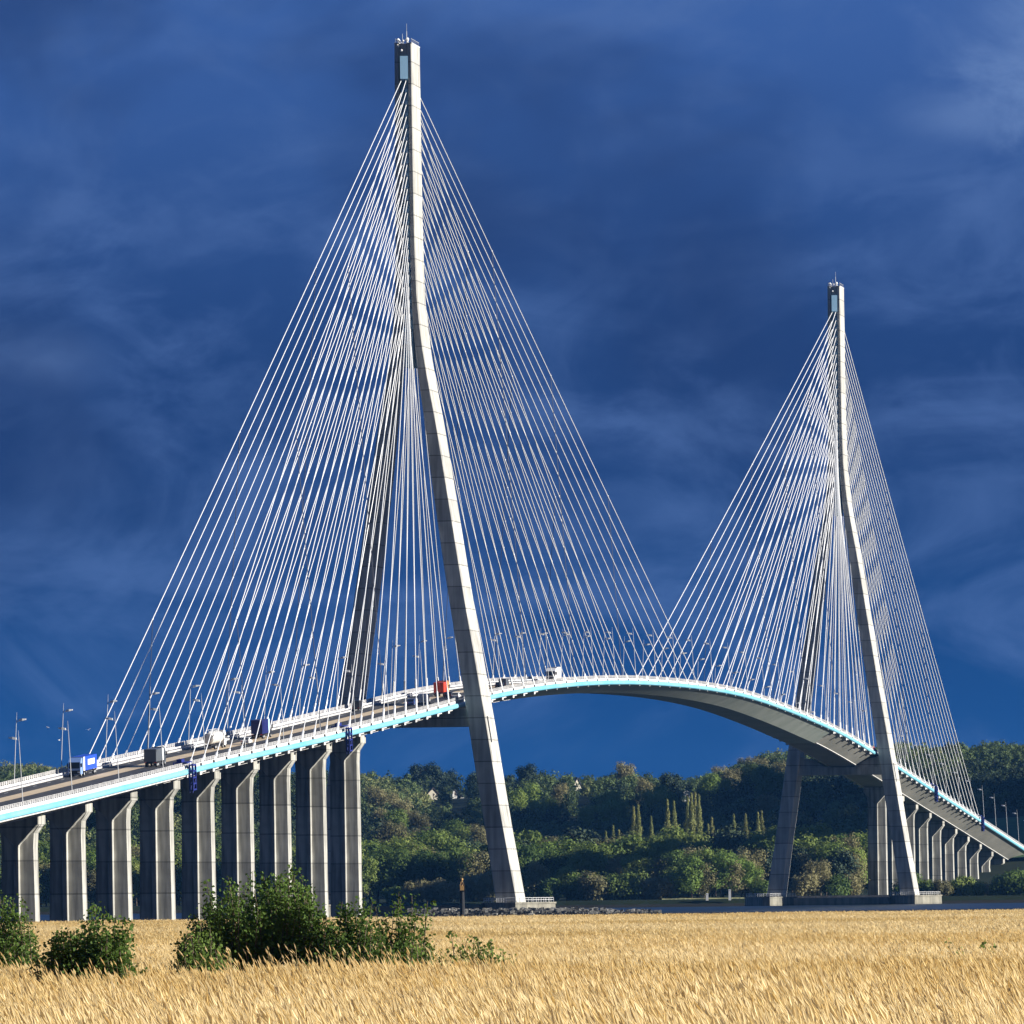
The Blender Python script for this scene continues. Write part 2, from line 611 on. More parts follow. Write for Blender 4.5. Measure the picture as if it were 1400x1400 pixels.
def pylon(s_base, label, toff):
    root = empty('bridge_pylon', bridge(s_base, toff, 0), RZB)
    tag(root, label, 'bridge pylon', 'pylons of the cable-stayed bridge')
    for sgn in (1, -1):
        mb = MB()
        rings = []
        for z, o_, i_ in LEG:
            d = 5.75 + .75 * float(smooth(150, 0, z))
            c = .25
            a, b_ = sgn * i_, sgn * o_
            q = [(a + sgn * c, -d), (b_ - sgn * c, -d), (b_, -d + c), (b_, d - c), (b_ - sgn * c, d), (a + sgn * c, d), (a, d - c), (a, -d + c)]
            if sgn < 0: q = q[::-1]
            rings.append([(x, y, z + CAM_Z) for x, y in q])
        mb.loft(rings)
        leg = mb.build('leg', 'pylon', root)
        # service door recess below the deck
        mb = MB()
        for z, h in ((39.2, 6.2),):
            o0 = np.interp(z - h / 2, [a[0] for a in LEG], [a[1] for a in LEG])
            o1 = np.interp(z + h / 2, [a[0] for a in LEG], [a[1] for a in LEG])
            e = .06
            ring = lambda o_, zz: [(sgn * (o_ - .2), -4.9, zz), (sgn * (o_ + e), -4.9, zz), (sgn * (o_ + e), -3.1, zz), (sgn * (o_ - .2), -3.1, zz)][::sgn]
            mb.loft([ring(o0, z - h / 2 + CAM_Z), ring(o1, z + h / 2 + CAM_Z)])
        mb.build('service_door', 'black', leg)
        # footing
        mb = MB()
        c = sgn * 24.4
        hexa = [(-8.8, 0), (-1.2, -12.5), (1.2, -12.5), (8.8, 0), (1.2, 12.5), (-1.2, 12.5)]
        mb.loft([[(c + x * 1.02, y * 1.02, -2.0) for x, y in hexa], [(c + x, y, CAM_Z - 2.35) for x, y in hexa],
                 [(c + x * 1.03, y * 1.03, CAM_Z - 2.35) for x, y in hexa], [(c + x * 1.03, y * 1.03, CAM_Z - 1.95) for x, y in hexa]])
        ft = mb.build('footing', 'plinth', root)
        mb = MB()
        for i in range(6):
            a, b_ = Vector((c + hexa[i][0] * .95, hexa[i][1] * .95, 0)), Vector((c + hexa[(i + 1) % 6][0] * .95, hexa[(i + 1) % 6][1] * .95, 0))
            for h in (.55, 1.05):
                mb.tube([a + Vector((0, 0, CAM_Z - 1.95 + h)), b_ + Vector((0, 0, CAM_Z - 1.95 + h))], .05, 4)
            nn = max(1, int((b_ - a).length / 1.4))
            for k in range(nn):
                p = a.lerp(b_, k / nn)
                mb.box((p.x, p.y, CAM_Z - 1.4), (.12, .12, 1.1))
        mb.build('railing', 'white', ft)
    mb = MB()
    mb.box((0, 0, 1.2), (32, 12, 2.6))
    mb.build('tie_beam', 'plinth', root)
    mb = MB()
    zb, zt = 40.0 + CAM_Z, 42.45 + CAM_Z
    if s_base > 400: zb, zt = 38.6 + CAM_Z, 41.2 + CAM_Z
    mb.box((0, 0, (zb + zt) / 2), (28.6, 9.6, zt - zb))
    for sgn in (1, -1):
        h = depth(s_base)
        q = [(sgn * 4.6, zt), (sgn * 13.9, zt), (sgn * 13.6, zt + h - .1), (sgn * 10.8, zt + h - .6), (sgn * 9.8, zt + h - .75)][::sgn]
        mb.loft([[(a, y, b_) for a, b_ in q] for y in (4.4, -4.4)])
    mb.build('crossbeam', 'pylon', root)
    mb = MB()
    mb.box((0, 0, 200.9 + CAM_Z), (2.26, 10.6, 2.9))
    mb.build('mast_head', 'pylon', root)
    # anchor box between the mast walls, with a step for every pair of stays
    mb = MB()
    mb.box((0, .6, 160.6 + CAM_Z), (2.2, 7.0, 69.8))
    pl = [(-.72, -6.06), (1.12, -5.78), (1.12, 5.4), (-.72, 5.4)]      # added plate, turned right to catch sun so the slot looks bright
    mb.loft([[(x, y, z + CAM_Z) for x, y in pl] for z in (193.9, 199.35)])
    for i in range(NCAB):
        z = 131.5 + 62.5 * i / (NCAB - 1) + CAM_Z
        for q in (-1, 1):
            for sgn in (1, -1):
                mb.box((sgn * .5, q * 4.0, z), (.62, 1.7, .85), 0)
    mb.build('anchor_box', 'steelbox', root)
    # mast top equipment
    mb = MB()
    zt = 202.3 + CAM_Z
    for sgn in (1, -1):
        mb.box((sgn * 1.5, 0, zt + .12), (1.25, 11.8, .24))
    for y in np.arange(-5.4, 5.5, 1.2):
        for x in (-1.9, 1.9):
            mb.box((x, y, zt + .7), (.07, .07, 1.1))
    for x in (-1.9, 1.9):
        mb.tube([(x, -5.4, zt + 1.2), (x, 5.4, zt + 1.2)], .05, 4)
    mb.build('roof_platform', 'galv', root)
    mb = MB()
    mb.tube([(.1, -1, zt), (.1, -1, zt + 3.4)], .09, 6)
    mb.tube([(.1, -1, zt + 3.4), (.1, -1, zt + 5.2)], .045, 5)
    mb.tube([(-.6, -3, zt), (-.6, -3, zt + 2.6)], .06, 5)
    mb.build('antenna', 'galv', root)
    mb = MB()
    for x, y, z, r_ in ((-1.4, -4.6, 1.0, .42), (-.95, -5.0, .7, .3), (.75, -4.4, 1.1, .5), (.9, -4.8, .3, .32), (-1.2, -5.6, -.6, .3), (-.4, -5.7, -1.6, .33), (-.1, -5.0, .7, .3)):
        mb.ball((x, y, zt + z), r_)
        mb.tube([(x, y + r_, zt + z), (x, y + r_ + .6, zt + min(z, .2))], .06, 4)
    mb.build('beacon_cluster', 'white', root)
    # ladder cage on the outer face
    # stays
    LOC = root.matrix_basis.inverted() if False else None
    for sgn in (1, -1):                       # plane
        for side in (-1, 1):                  # towards / away from the viewer
            mid = (side > 0) == (s_base < 400)
            lst = S_MID if mid else S_SIDE
            for i in range(NCAB):
                sa = side * lst[i]
                zA = 131.5 + 62.5 * i / (NCAB - 1) + CAM_Z
                A = Vector((sgn * (.55 if zA > 148 else .55 + .012 * (148 - zA)), side * 4.6, zA))
                zz = zd(s_base + sa)
                B = Vector((sgn * 10.85 - toff, sa, zz + 1.15))
                mb = MB()
                r0 = .098 if s_base < 400 else .118
                L = (A - B).length
                sag = .0016 * L
                pts = []
                for k in range(9):
                    u = k / 8
                    p = B.lerp(A, u)
                    p.z -= sag * 4 * u * (1 - u)
                    pts.append(p)
                mb.tube(pts, r0, 6, cap=False)
                # guide tube at the deck and short bracing strut
                d = (pts[1] - pts[0]).normalized()
                mb.tube([B, B + d * 4.2], .24 if s_base < 400 else .27, 6)
                if mid and i > 8:
                    top = B + d * 4.0
                    mb.tube([top, Vector((B.x, B.y + side * -.1 + (2.2 if side < 0 else -2.2) * -1 * .0 + d.y * 4 + (.9 if d.y > 0 else -.9), zd(s_base + B.y + d.y * 5) + 1.2))], .13, 5)
                # clamps where cross ties meet the stay
                for st in (105, 186, 271):
                    if abs(sa) > st:
                        u = (abs(sa) - st) / (abs(sa) - 4.6)
                        p = B.lerp(A, u)
                        p.z -= sag * 4 * u * (1 - u)
                        mb.ball(p, r0 * 2.0, n=6)
                mb.build('stay_cable', 'cable', root)
    # thin cross ties
    for sgn in (1, -1):
        for side in (-1, 1):
            mid = (side > 0) == (s_base < 400)
            lst = S_MID if mid else S_SIDE
            for st in (105, 186, 271):
                sa = lst[-1]
                u = (sa - st) / (sa - 4.6)
                zA = 194 + CAM_Z
                zz = zd(s_base + side * sa) + 1.15
                ztop = zz + (zA - zz) * u - .0016 * 4 * u * (1 - u) * math.hypot(sa, zA - zz)
                tt = sgn * (10.85 + (.55 - 10.85) * u)
                mb = MB()
                mb.tube([(tt - toff * (1 - u), side * st, ztop), (sgn * 10.7 - toff, side * (st - 1.5), zd(s_base + side * st) + 1.3)], .07, 4)
                mb.build('cross_tie', 'tie', root)
    return root


pylon(0, 'tall concrete A-shaped bridge pylon left of centre with its fans of white stay cables', 0.0)
pylon(856, 'farther, smaller-looking A-shaped concrete bridge pylon at the right with fans of white stays', -0.7)


# ------------------------------------------------------------------ piers
def pier_mesh(ztop, zbot):
    """rib with flared V head in front of and behind tapering wings; local coords, z=0 at the top"""
    mb = MB()
    H = ztop - zbot
    # wings: half section, thickest at the rib, thinning outward
    for sgn in (1, -1):
        rings = []
        for z, x in ((-H, 3.32), (-6.0, 3.05), (-3.4, 3.2), (-1.9, 4.2), (0, 4.2)):
            k = .12 * (-z / 60)
            q = [(sgn * .3, -2.25 - k), (sgn * x, -2.0 - k), (sgn * x, 2.0 + k), (sgn * .3, 2.25 + k)]
            rings.append([(a, b_, z) for a, b_ in (q if sgn > 0 else q[::-1])])
        mb.loft(rings)
    # central rib with the V head
    rings = []
    for z, x in ((-H, .55), (-6.1, .5), (-5.6, .62), (-1.95, 4.0), (-1.7, 4.36), (0.0, 4.36)):
        y = 3.0
        c = min(.18, x * .3)
        q = [(-x, -y + c), (-x + c, -y), (x - c, -y), (x, -y + c), (x, y - c), (x - c, y), (-x + c, y), (-x, y - c)]
        rings.append([(a, b_, z) for a, b_ in q])
    mb.loft(rings)
    return mb


def piers(s_list, where, grp):
    for i, s in enumerate(s_list):
        zt = zd(s) - depth(s) - .12
        g = float(ground(*bridge(s, 0)[:2])) - .6
        root = empty('bridge_pier', bridge(s, 0, g), RZB)
        mb = pier_mesh(zt, g)
        mb.v = [(x, y, z + zt - g) for x, y, z in mb.v]
        mb.build('shaft', 'pier', root)
        mb = MB()
        for sgn in (1, -1):
            mb.box((sgn * 3.4, 0, zt - g + .05), (1.0, 1.2, .16))
        mb.build('bearing_pads', 'black', root)
        tag(root, 'concrete bridge pier with V-shaped head, %s %s' % (ordinal(i + 1), where), 'bridge pier', grp)


piers([-96 - 43.5 * i for i in range(11)], 'to the left from the tall near pylon', 'piers under the near approach')
piers([952 + 43.5 * i for i in range(12)], 'to the right from the farther pylon', 'piers under the far approach')

# ------------------------------------------------------------------ street lamps on the deck
lamp0 = empty('street_lamp', (0, 0, 0), 0)
mb = MB()
mb.tube([(0, 0, 0), (0, 0, .5)], .16, 6)
mb.tube([(0, 0, .5), (-.55, 0, 11.6), (-.62, 0, 12.6), (-.7, 0, 14.2)], [.085, .055, .045, .022], 6)
mb.tube([(-.62, 0, 12.4), (-1.3, 0, 12.62)], .05, 5)
mb.build('pole', 'galv', lamp0)
mb = MB()
mb.loft([[(-1.1, -.26, 12.45), (-1.1, .26, 12.45), (-1.1, .22, 12.85), (-1.1, -.22, 12.85)],
         [(-1.8, -.32, 12.55), (-1.8, .32, 12.55), (-1.8, .26, 12.98), (-1.8, -.26, 12.98)],
         [(-2.5, -.18, 12.74), (-2.5, .18, 12.74), (-2.5, .12, 12.95), (-2.5, -.12, 12.95)]])
mb.build('lamp_head', 'lamphead', lamp0)
lamp_s = [-96 - 43.5 * i for i in range(12)][::-1] + [-48, 0.0 + 26] + [26 + 38.9 * i for i in range(1, 22)] + [888] + [952 + 43.5 * i for i in range(12)]
first = True
for side, nm in ((1, 'nearer'), (-1, 'farther')):
    for i, s in enumerate(lamp_s):
        if side > 0:
            s = s - 1.0
        o = lamp0 if first else copy_tree(lamp0)
        first = False
        o.location = bridge(s, side * 10.4, zd(s) + 1.24)
        o.rotation_euler = (0, 0, RZB + (0 if side > 0 else math.pi))
        tag(o, 'slender grey street lamp leaning over the deck, %s from the left on its %s edge' % (ordinal(i + 1), nm), 'street lamp',
            'street lamps along the bridge deck')

# ------------------------------------------------------------------ blue inspection gantries
SIDE_WORDS = ['leftmost, over the second pier from the left with a clear view', 'between the two rightmost piers left of the tall pylon',
              'beyond the farther pylon, the upper one', 'beyond the farther pylon near the right edge']


def gantry(s, label):
    z = zd(s)
    root = empty('inspection_gantry', bridge(s, 11.6, z), RZB)
    root.rotation_euler = (math.atan(zslope(s)) * 1.0, 0, RZB)
    mb = MB()
    for y in (-1.6, 1.6):
        for x in (.15, .75):
            mb.box((x, y, -.6), (.34, .34, 5.2))
    for z_ in (-3.0, -1.8, -.6, .7, 1.9):
        for x in (.15, .75):
            mb.box((x, 0, z_), (.3, 3.4, .3))
        for y in (-1.6, 1.6):
            mb.box((.45, y, z_), (.6, .18, .18))
    for x in (.15, .75):
        mb.tube([(x, -1.6, -3.6), (x, 1.6, -.8)], .07, 4)
        mb.tube([(x, 1.6, -.8), (x, -1.6, 2.3)], .07, 4)
    mb.build('side_frame', 'gantry', root)
    mb = MB()
    mb.box((-1.2, -1.0, 2.5), (2.6, 5.5, .2))
    mb.box((-1.6, -1.8, 2.9), (1.0, 3.0, .6))
    for y in (-4, 1.6):
        mb.box((-2.6, y, 2.0), (.2, .2, 1.3))
    mb.build('top_trolley', 'gantry', root)
    tag(root, label, 'gantry', 'blue inspection gantries')


gantry(-336.5, 'dark blue steel inspection gantry hooked over the blue deck edge, leftmost of the four')
gantry(-158, 'dark blue steel inspection gantry on the deck edge just left of the tall pylon')
gantry(1031, 'dark blue gantry on the deck edge right of the farther pylon, upper of two')
gantry(1190, 'dark blue gantry at the right where the last stay ends, lower of two')


# ------------------------------------------------------------------ vehicles (local: x across, +y forward, z up)
def col(name, c, rough=.35):
    if name not in M:
        M[name] = mat(name, c, rough, .5)
    return name


def wheels(root, xs, ys, r=.5, w=.32, nm='wheel'):
    for x in xs:
        for y in ys:
            mb = MB()
            mb.tube([(x - w / 2, y, r), (x + w / 2, y, r)], r, 14)
            o = mb.build(nm, 'black', root)
            mb = MB()
            e = w / 2 + .01
            mb.tube([(x - e, y, r), (x + e, y, r)], r * .5, 10)
            mb.build('rim', 'galv', o)


def place(root, s, t, away=True, dz=.93):
    root.location = bridge(s, t, zd(s) + dz)
    sl = math.atan(zslope(s))
    root.rotation_euler = (sl, 0, RZB) if away else (-sl, 0, RZB + math.pi)


def lorry(s, t, away, cabc, boxc, label, panel=None, frontboard=None, blen=10.5, hbox=2.75, tanker=False, dark_front=False):
    root = empty('lorry', (0, 0, 0))
    yb = -blen / 2 - .6
    y0, y1 = yb, yb + blen
    # cab
    yc = y1 + .5
    mb = MB()
    prof = [(yc, .55), (yc + 2.15, .55), (yc + 2.25, 1.6), (yc + 2.0, 2.95), (yc + 1.1, 3.7), (yc, 3.75)]
    mb.loft([[(-1.22, a, b_) for a, b_ in prof][::-1], [(1.22, a, b_) for a, b_ in prof][::-1]])
    cab = mb.build('cab', cabc, root)
    mb = MB()
    mb.loft([[(-1.08, yc + 2.27, 1.75), (1.08, yc + 2.27, 1.75), (1.08, yc + 2.24, 1.7), (-1.08, yc + 2.24, 1.7)],
             [(-1.02, yc + 2.06, 2.9), (1.02, yc + 2.06, 2.9), (1.02, yc + 2.0, 2.9), (-1.02, yc + 2.0, 2.9)]])
    mb.build('windscreen', 'glass', cab)
    mb = MB()
    mb.box((0, yc + 2.2, .95), (2.1, .14, .7))
    mb.build('grille', 'black', cab)
    for sx in (-1, 1):
        mb = MB()
        mb.box((sx * 1.235, yc + 1.4, 2.3), (.03, .95, .75))
        mb.build('side_window', 'glass', cab)
        mb = MB()
        mb.box((sx * 1.42, yc + 2.0, 2.35), (.22, .12, .75))
        mb.build('mirror', 'black', cab)
        mb = MB()
        mb.box((sx * .85, yc + 2.27, .95), (.4, .06, .25))
        mb.build('headlight', 'white', cab)
    # chassis
    mb = MB()
    mb.box((0, (y0 + yc + 2) / 2, .82), (1.0, yc + 2 - y0, .3))
    for sx in (-1, 1):
        mb.box((sx * 1.15, (y0 + y1) / 2 + .5, .75), (.08, blen * .35, .5))
    mb.build('chassis', 'black', root)
    if tanker:
        mb = MB()
        rings = []
        for y, k in ((y0 - .1, .55), (y0, .85), (y0 + .25, 1), (y1 - .25, 1), (y1, .85), (y1 + .1, .55)):
            rings.append([(1.25 * k * math.cos(a), y, 2.35 + 1.25 * k * math.sin(a)) for a in [2 * math.pi * q / 20 for q in range(20)]][::-1])
        mb.loft(rings)
        tk = mb.build('tank', boxc, root)
        mb = MB()
        for y in np.linspace(y0 + .8, y1 - .8, 5):
            mb.tube([(0, y, 3.55), (0, y, 3.85)], .3, 8)
        for x in (-.4, .4):
            mb.tube([(x, y0 + .4, 4.1), (x, y1 - .4, 4.1)], .04, 4)
        for y in np.linspace(y0 + .4, y1 - .4, 7):
            for x in (-.4, .4):
                mb.box((x, y, 3.85), (.06, .06, .55))
        mb.build('hatch_rail', 'galv', tk)
    else:
        mb = MB()
        mb.box((0, (y0 + y1) / 2, 1.1 + hbox / 2), (2.5, blen, hbox))
        bx = mb.build('cargo_box', boxc, root)
        if panel:
            mb = MB()
            mb.box((-1.265, y0 + blen * .42, 1.1 + hbox * .56), (.03, blen * .5, hbox * .4))
            mb.box((1.265, y0 + blen * .42, 1.1 + hbox * .56), (.03, blen * .5, hbox * .4))
            mb.build('side_panel', panel, bx)
        if frontboard:
            mb = MB()
            for sx in (-1, 1):
                mb.box((sx * 1.27, y1 - .7, 1.1 + hbox / 2), (.04, 1.5, hbox))
            mb.box((0, y1 + .02, 1.1 + hbox / 2), (2.52, .05, hbox))
            mb.build('front_board', frontboard, bx)
        mb = MB()
        mb.box((0, y0 - .02, 1.1 + hbox / 2), (2.3, .05, hbox - .25))
        mb.box((0, y0 - .06, 1.1 + hbox / 2), (.06, .05, hbox - .3))
        mb.build('rear_doors', boxc, bx)
        for sx in (-1, 1):
            mb = MB()
            mb.box((sx * 1.0, y0 - .05, .95), (.4, .08, .18))
            mb.build('tail_light', col('red_lens', (.5, .02, .02)), root)
    wheels(root, (-1.05, 1.05), (y0 + 1.2, y0 + 2.5, y1 - 1.0, yc + 1.3))
    place(root, s, t, away)
    tag(root, label, 'lorry')
    return root


def car(s, t, away, colr, label, kind='car', L=4.3, Wd=1.75, H=1.45):
    root = empty('parked_van' if kind == 'van' else 'car', (0, 0, 0))
    if kind == 'van':
        root.name = 'delivery_van'
        prof = [(-L / 2, .35), (L / 2, .35), (L / 2, .95), (L / 2 - .7, 1.2), (L / 2 - 1.4, H), (-L / 2 + .1, H), (-L / 2, H - .2)]
    else:
        prof = [(-L / 2, .3), (L / 2, .3), (L / 2, .65), (L / 2 - 1.15, .85), (L / 2 - 1.85, H), (-L / 2 + 1.0, H), (-L / 2 + .1, .95), (-L / 2, .8)]
    mb = MB()
    h = Wd / 2
    mb.loft([[(-h, a, b_) for a, b_ in prof][::-1], [(h, a, b_) for a, b_ in prof][::-1]])
    body = mb.build('body', colr, root)
    mb = MB()
    if kind == 'van':
        mb.box((0, L / 2 - 1.05, (H + 1.2) / 2 + .02), (Wd * .88, .75, (H - 1.2) * .8), top=1, topy=.3)
    else:
        mb.box((0, L / 2 - 1.5, (.85 + H) / 2), (Wd * .86, .8, (H - .85) * .85), topy=.25)
        mb.box((0, -L / 2 + .55, (.9 + H) / 2), (Wd * .86, .9, (H - .9) * .85), topy=.25)
    for sx in (-1, 1):
        mb.box((sx * (h + .005), .1 if kind != 'van' else L / 2 - 1.5, (H + .9) / 2), (.02, L * .42 if kind != 'van' else .9, (H - .9) * .72))
    mb.build('windows', 'glass', body)
    for sx in (-1, 1):
        mb = MB()
        mb.box((sx * h * .75, L / 2 + .01, .68), (.34, .04, .16))
        mb.build('headlight', 'white', body)
        mb = MB()
        mb.box((sx * h * .8, -L / 2 - .01, .75), (.26, .04, .18))
        mb.build('tail_light', col('red_lens', (.5, .02, .02)), body)
    wheels(root, (-h + .1, h - .1), (-L / 2 + .8, L / 2 - .85), .32, .22)
    place(root, s, t, away)
    tag(root, label, 'van' if kind == 'van' else 'car')
    return root


col('lorry_blue', (.02, .08, .55)); col('lorry_white', (.8, .8, .8)); col('cab_blue', (.2, .32, .6)); col('dark_grey', (.09, .1, .11))
col('navy', (.012, .016, .11)); col('pale_blue', (.5, .72, .78)); col('tank_silver', (.6, .58, .54)); col('car_red', (.65, .03, .03))
col('car_black', (.015, .016, .02)); col('car_white', (.75, .75, .73)); col('lorry_red', (.6, .06, .02)); col('orange', (.75, .33, .1)); col('steel_blue', (.05, .09, .25))
lorry(-352, -6.9, False, 'cab_blue', 'lorry_blue', 'articulated lorry with pale blue cab and bright blue box carrying a white side panel', panel='lorry_white', frontboard='lorry_white', blen=13.2)
lorry(-318, .6, True, 'dark_grey', 'dark_grey', 'dark grey lorry with a white front board, driving away up the left approach', frontboard='lorry_white', blen=7.5, hbox=2.5)
lorry(-234, -3.4, True, 'lorry_white', 'tank_silver', 'silver tanker lorry with a railed round tank climbing the left approach', blen=10.5, tanker=True)
car(-212, -.6, True, 'car_white', 'low white car just ahead of the silver tanker lorry')
lorry(-181, -3.3, True, 'car_black', 'navy', 'navy blue box lorry with pale blue front board halfway up the approach', frontboard='pale_blue', blen=8.5, hbox=3.0)
car(-33, -8.2, True, 'car_black', 'black van at the far railing in front of the dark left pylon leg', 'van', 5.2, 1.95, 2.4)
car(-8, .6, True, 'steel_blue', 'small dark blue car left of the white van near the tall pylon', 'car', 4.2, 1.7, 1.6)
car(4, 1.5, True, 'car_white', 'white van close to the right leg of the tall pylon, left of the red lorry', 'van', 5.6, 2.0, 2.3)
lorry(46, -1.4, True, 'orange', 'lorry_red', 'red box lorry beside the right leg of the tall pylon', blen=5.5, hbox=2.4)
car(30, 5.0, True, 'car_white', 'white car half hidden by the right leg of the tall pylon')
car(36, 2.2, True, 'car_black', 'black car beside the right leg of the tall pylon')
car(112, 2.6, True, 'car_black', 'black car just right of the tall pylon leg', 'car', 4.4, 1.8, 1.6)
car(132, .4, True, 'dark_grey', 'dark grey van just right of the tall pylon leg', 'van', 5, 1.9, 2.1)
lorry(246, -4.2, False, 'car_white', 'lorry_white', 'white lorry with dark windscreen on the crest of the deck', blen=7.5, hbox=2.9)
car(575, 3.0, True, 'navy', 'dark blue van above the parapet where the deck starts falling right', 'van', 5.2, 1.95, 3.2)
car(868, 8.0, True, 'car_red', 'bright red van beside the right leg of the farther pylon', 'van', 5.2, 1.9, 2.9)

# ------------------------------------------------------------------ bank details
mb = MB()
for i in range(700):
    px = random.uniform(560, 905)
    Y = random.uniform(2022, 2046)
    x, _ = W(px, 1245, Y)
    r_ = random.uniform(.25, .9) * (1 if px < 840 else .7)
    z = .3 + random.uniform(-.3, 1.3) * (1 - max(0, px - 760) / 220)
    a = [(random.uniform(.7, 1.2)) for _ in range(12)]
    vs = []
    for k, (dx, dy, dz) in enumerate([(-1, -1, -1), (1, -1, -1), (1, 1, -1), (-1, 1, -1), (-1, -1, 1), (1, -1, 1), (1, 1, 1), (-1, 1, 1)]):
        vs.append((x + dx * r_ * .7 * random.uniform(.6, 1.2), Y + dy * r_ * .7 * random.uniform(.6, 1.2), z + dz * r_ * .5 * random.uniform(.5, 1.2)))
    mb.add(vs, [(3, 2, 1, 0), (4, 5, 6, 7), (0, 1, 5, 4), (1, 2, 6, 5), (2, 3, 7, 6), (3, 0, 4, 7)])
M['rock'] = mat('bank_rock', (.3, .29, .26), .9)
noisy(M['rock'], (.04, .04, .035), (.34, .33, .3), .9, 4)
o = mb.build('riprap', 'rock')
tag(o, 'pale rough boulders piled along the river bank in front of the pylon footing', 'rocks', kind='stuff')

# navigation beacon
x, _ = W(632, 1234, 1985)
root = empty('navigation_beacon', (x, 1985, float(ground(x, 1985))))
mb = MB()
mb.tube([(0, 0, -.5), (0, 0, 5.6)], .62, 10, r2=.5)
mb.box((0, 0, 5.7), (1.5, 1.5, .2))
mb.build('post', 'black', root)
mb = MB()
mb.box((0, 0, 6.3), (.9, .9, 1.0))
mb.tube([(0, 0, 6.8), (0, 0, 8.2)], .12, 6)
mb.ball((0, 0, 8.3), .3)
for dx in (-.45, .45):
    mb.tube([(dx, -.3, 6.8), (dx * .4, 0, 7.9)], .08, 4)
mb.build('top_mark', col('beacon_yellow', (.55, .33, .12)), root)
tag(root, 'dark navigation post with ochre top mark standing left of the tall pylon foot', 'beacon')

# far quay with pale railing, posts
xa, _ = W(1022, 1230, 2925)
xb, _ = W(1215, 1230, 2925)
mb = MB()
mb.box(((xa + xb) / 2, 2924, 1.0), (xb - xa, 3, 4.4))
M['quay'] = mat('dark_quay', (.06, .065, .08), .8)
noisy(M['quay'], (.04, .045, .06), (.1, .1, .1), .4, 4)
q = mb.build('quay_wall', 'quay')
tag(q, 'long low dark quay wall on the far bank under the farther pylon', 'quay wall')
for px, lab in ((967, 'small white post on the far bank, left one of the pair'), (998, 'taller white post on the far bank beside the grass strip')):
    x, z = W(px, 1228, 2930)
    root = empty('marker_post', (x, 2932, 2.0))
    mb = MB()
    hh = 2.2 if px < 980 else 3.4
    mb.box((0, 0, hh / 2), (.9, .9, hh), top=.9)
    mb.build('post', 'white', root)
    mb = MB()
    mb.box((0, 0, hh + .12), (1.1, 1.1, .24), top=.6)
    mb.build('cap', 'galv', root)
    tag(root, lab, 'post')
# pale grass strip on the bank
xa, _ = W(905, 1230, 2945)
xb, _ = W(1022, 1230, 2945)
M['grass'] = mat('pale_grass', (.22, .22, .09), .95)
noisy(M['grass'], (.15, .16, .06), (.28, .27, .12), .3, 5)
mb = MB()
mb.loft([[(x, 2936, 2.35 + .2 * math.sin(x)), (x, 2946, 2.75 + .25 * math.sin(x * .7)), (x, 2960, 2.9)] for x in np.linspace(xa, xb, 24)], close=False, cap=False)
o = mb.build('grass_bank', 'grass')
tag(o, 'pale grassy strip along the far river bank', 'grass', kind='stuff')


# ------------------------------------------------------------------ trees
def stand(px, py, lift, y0=3400, y1=4750):
    """the hillside point whose ground lies `lift` below this line of sight"""
    best = None
    for Y in range(y0, y1, 15):
        x, z = W(px, py, Y)
        e = abs(z - lift - float(ground(x, Y)))
        if best is None or e < best[0]: best = (e, x, Y)
    return best[1], best[2]


def leaf_quads(P, Nrm, size, rng, aspect=1.0):
    """quads at points P facing roughly Nrm"""
    n = len(P)
    Nrm = Nrm / np.maximum(np.linalg.norm(Nrm, axis=1, keepdims=True), 1e-6)
    a = rng.normal(size=(n, 3))
    u = np.cross(Nrm, a)
    u /= np.maximum(np.linalg.norm(u, axis=1, keepdims=True), 1e-6)
    w = np.cross(Nrm, u)
    s = size * rng.uniform(.6, 1.35, (n, 1))
    u = u * s * .5
    w = w * s * .5 * aspect
    j = lambda: 1 + rng.uniform(-.35, .35, (n, 1))
    return np.stack([P - u * j() - w * j(), P + u * j() - w * j(), P + u * j() + w * j(), P - u * j() + w * j()], 1)


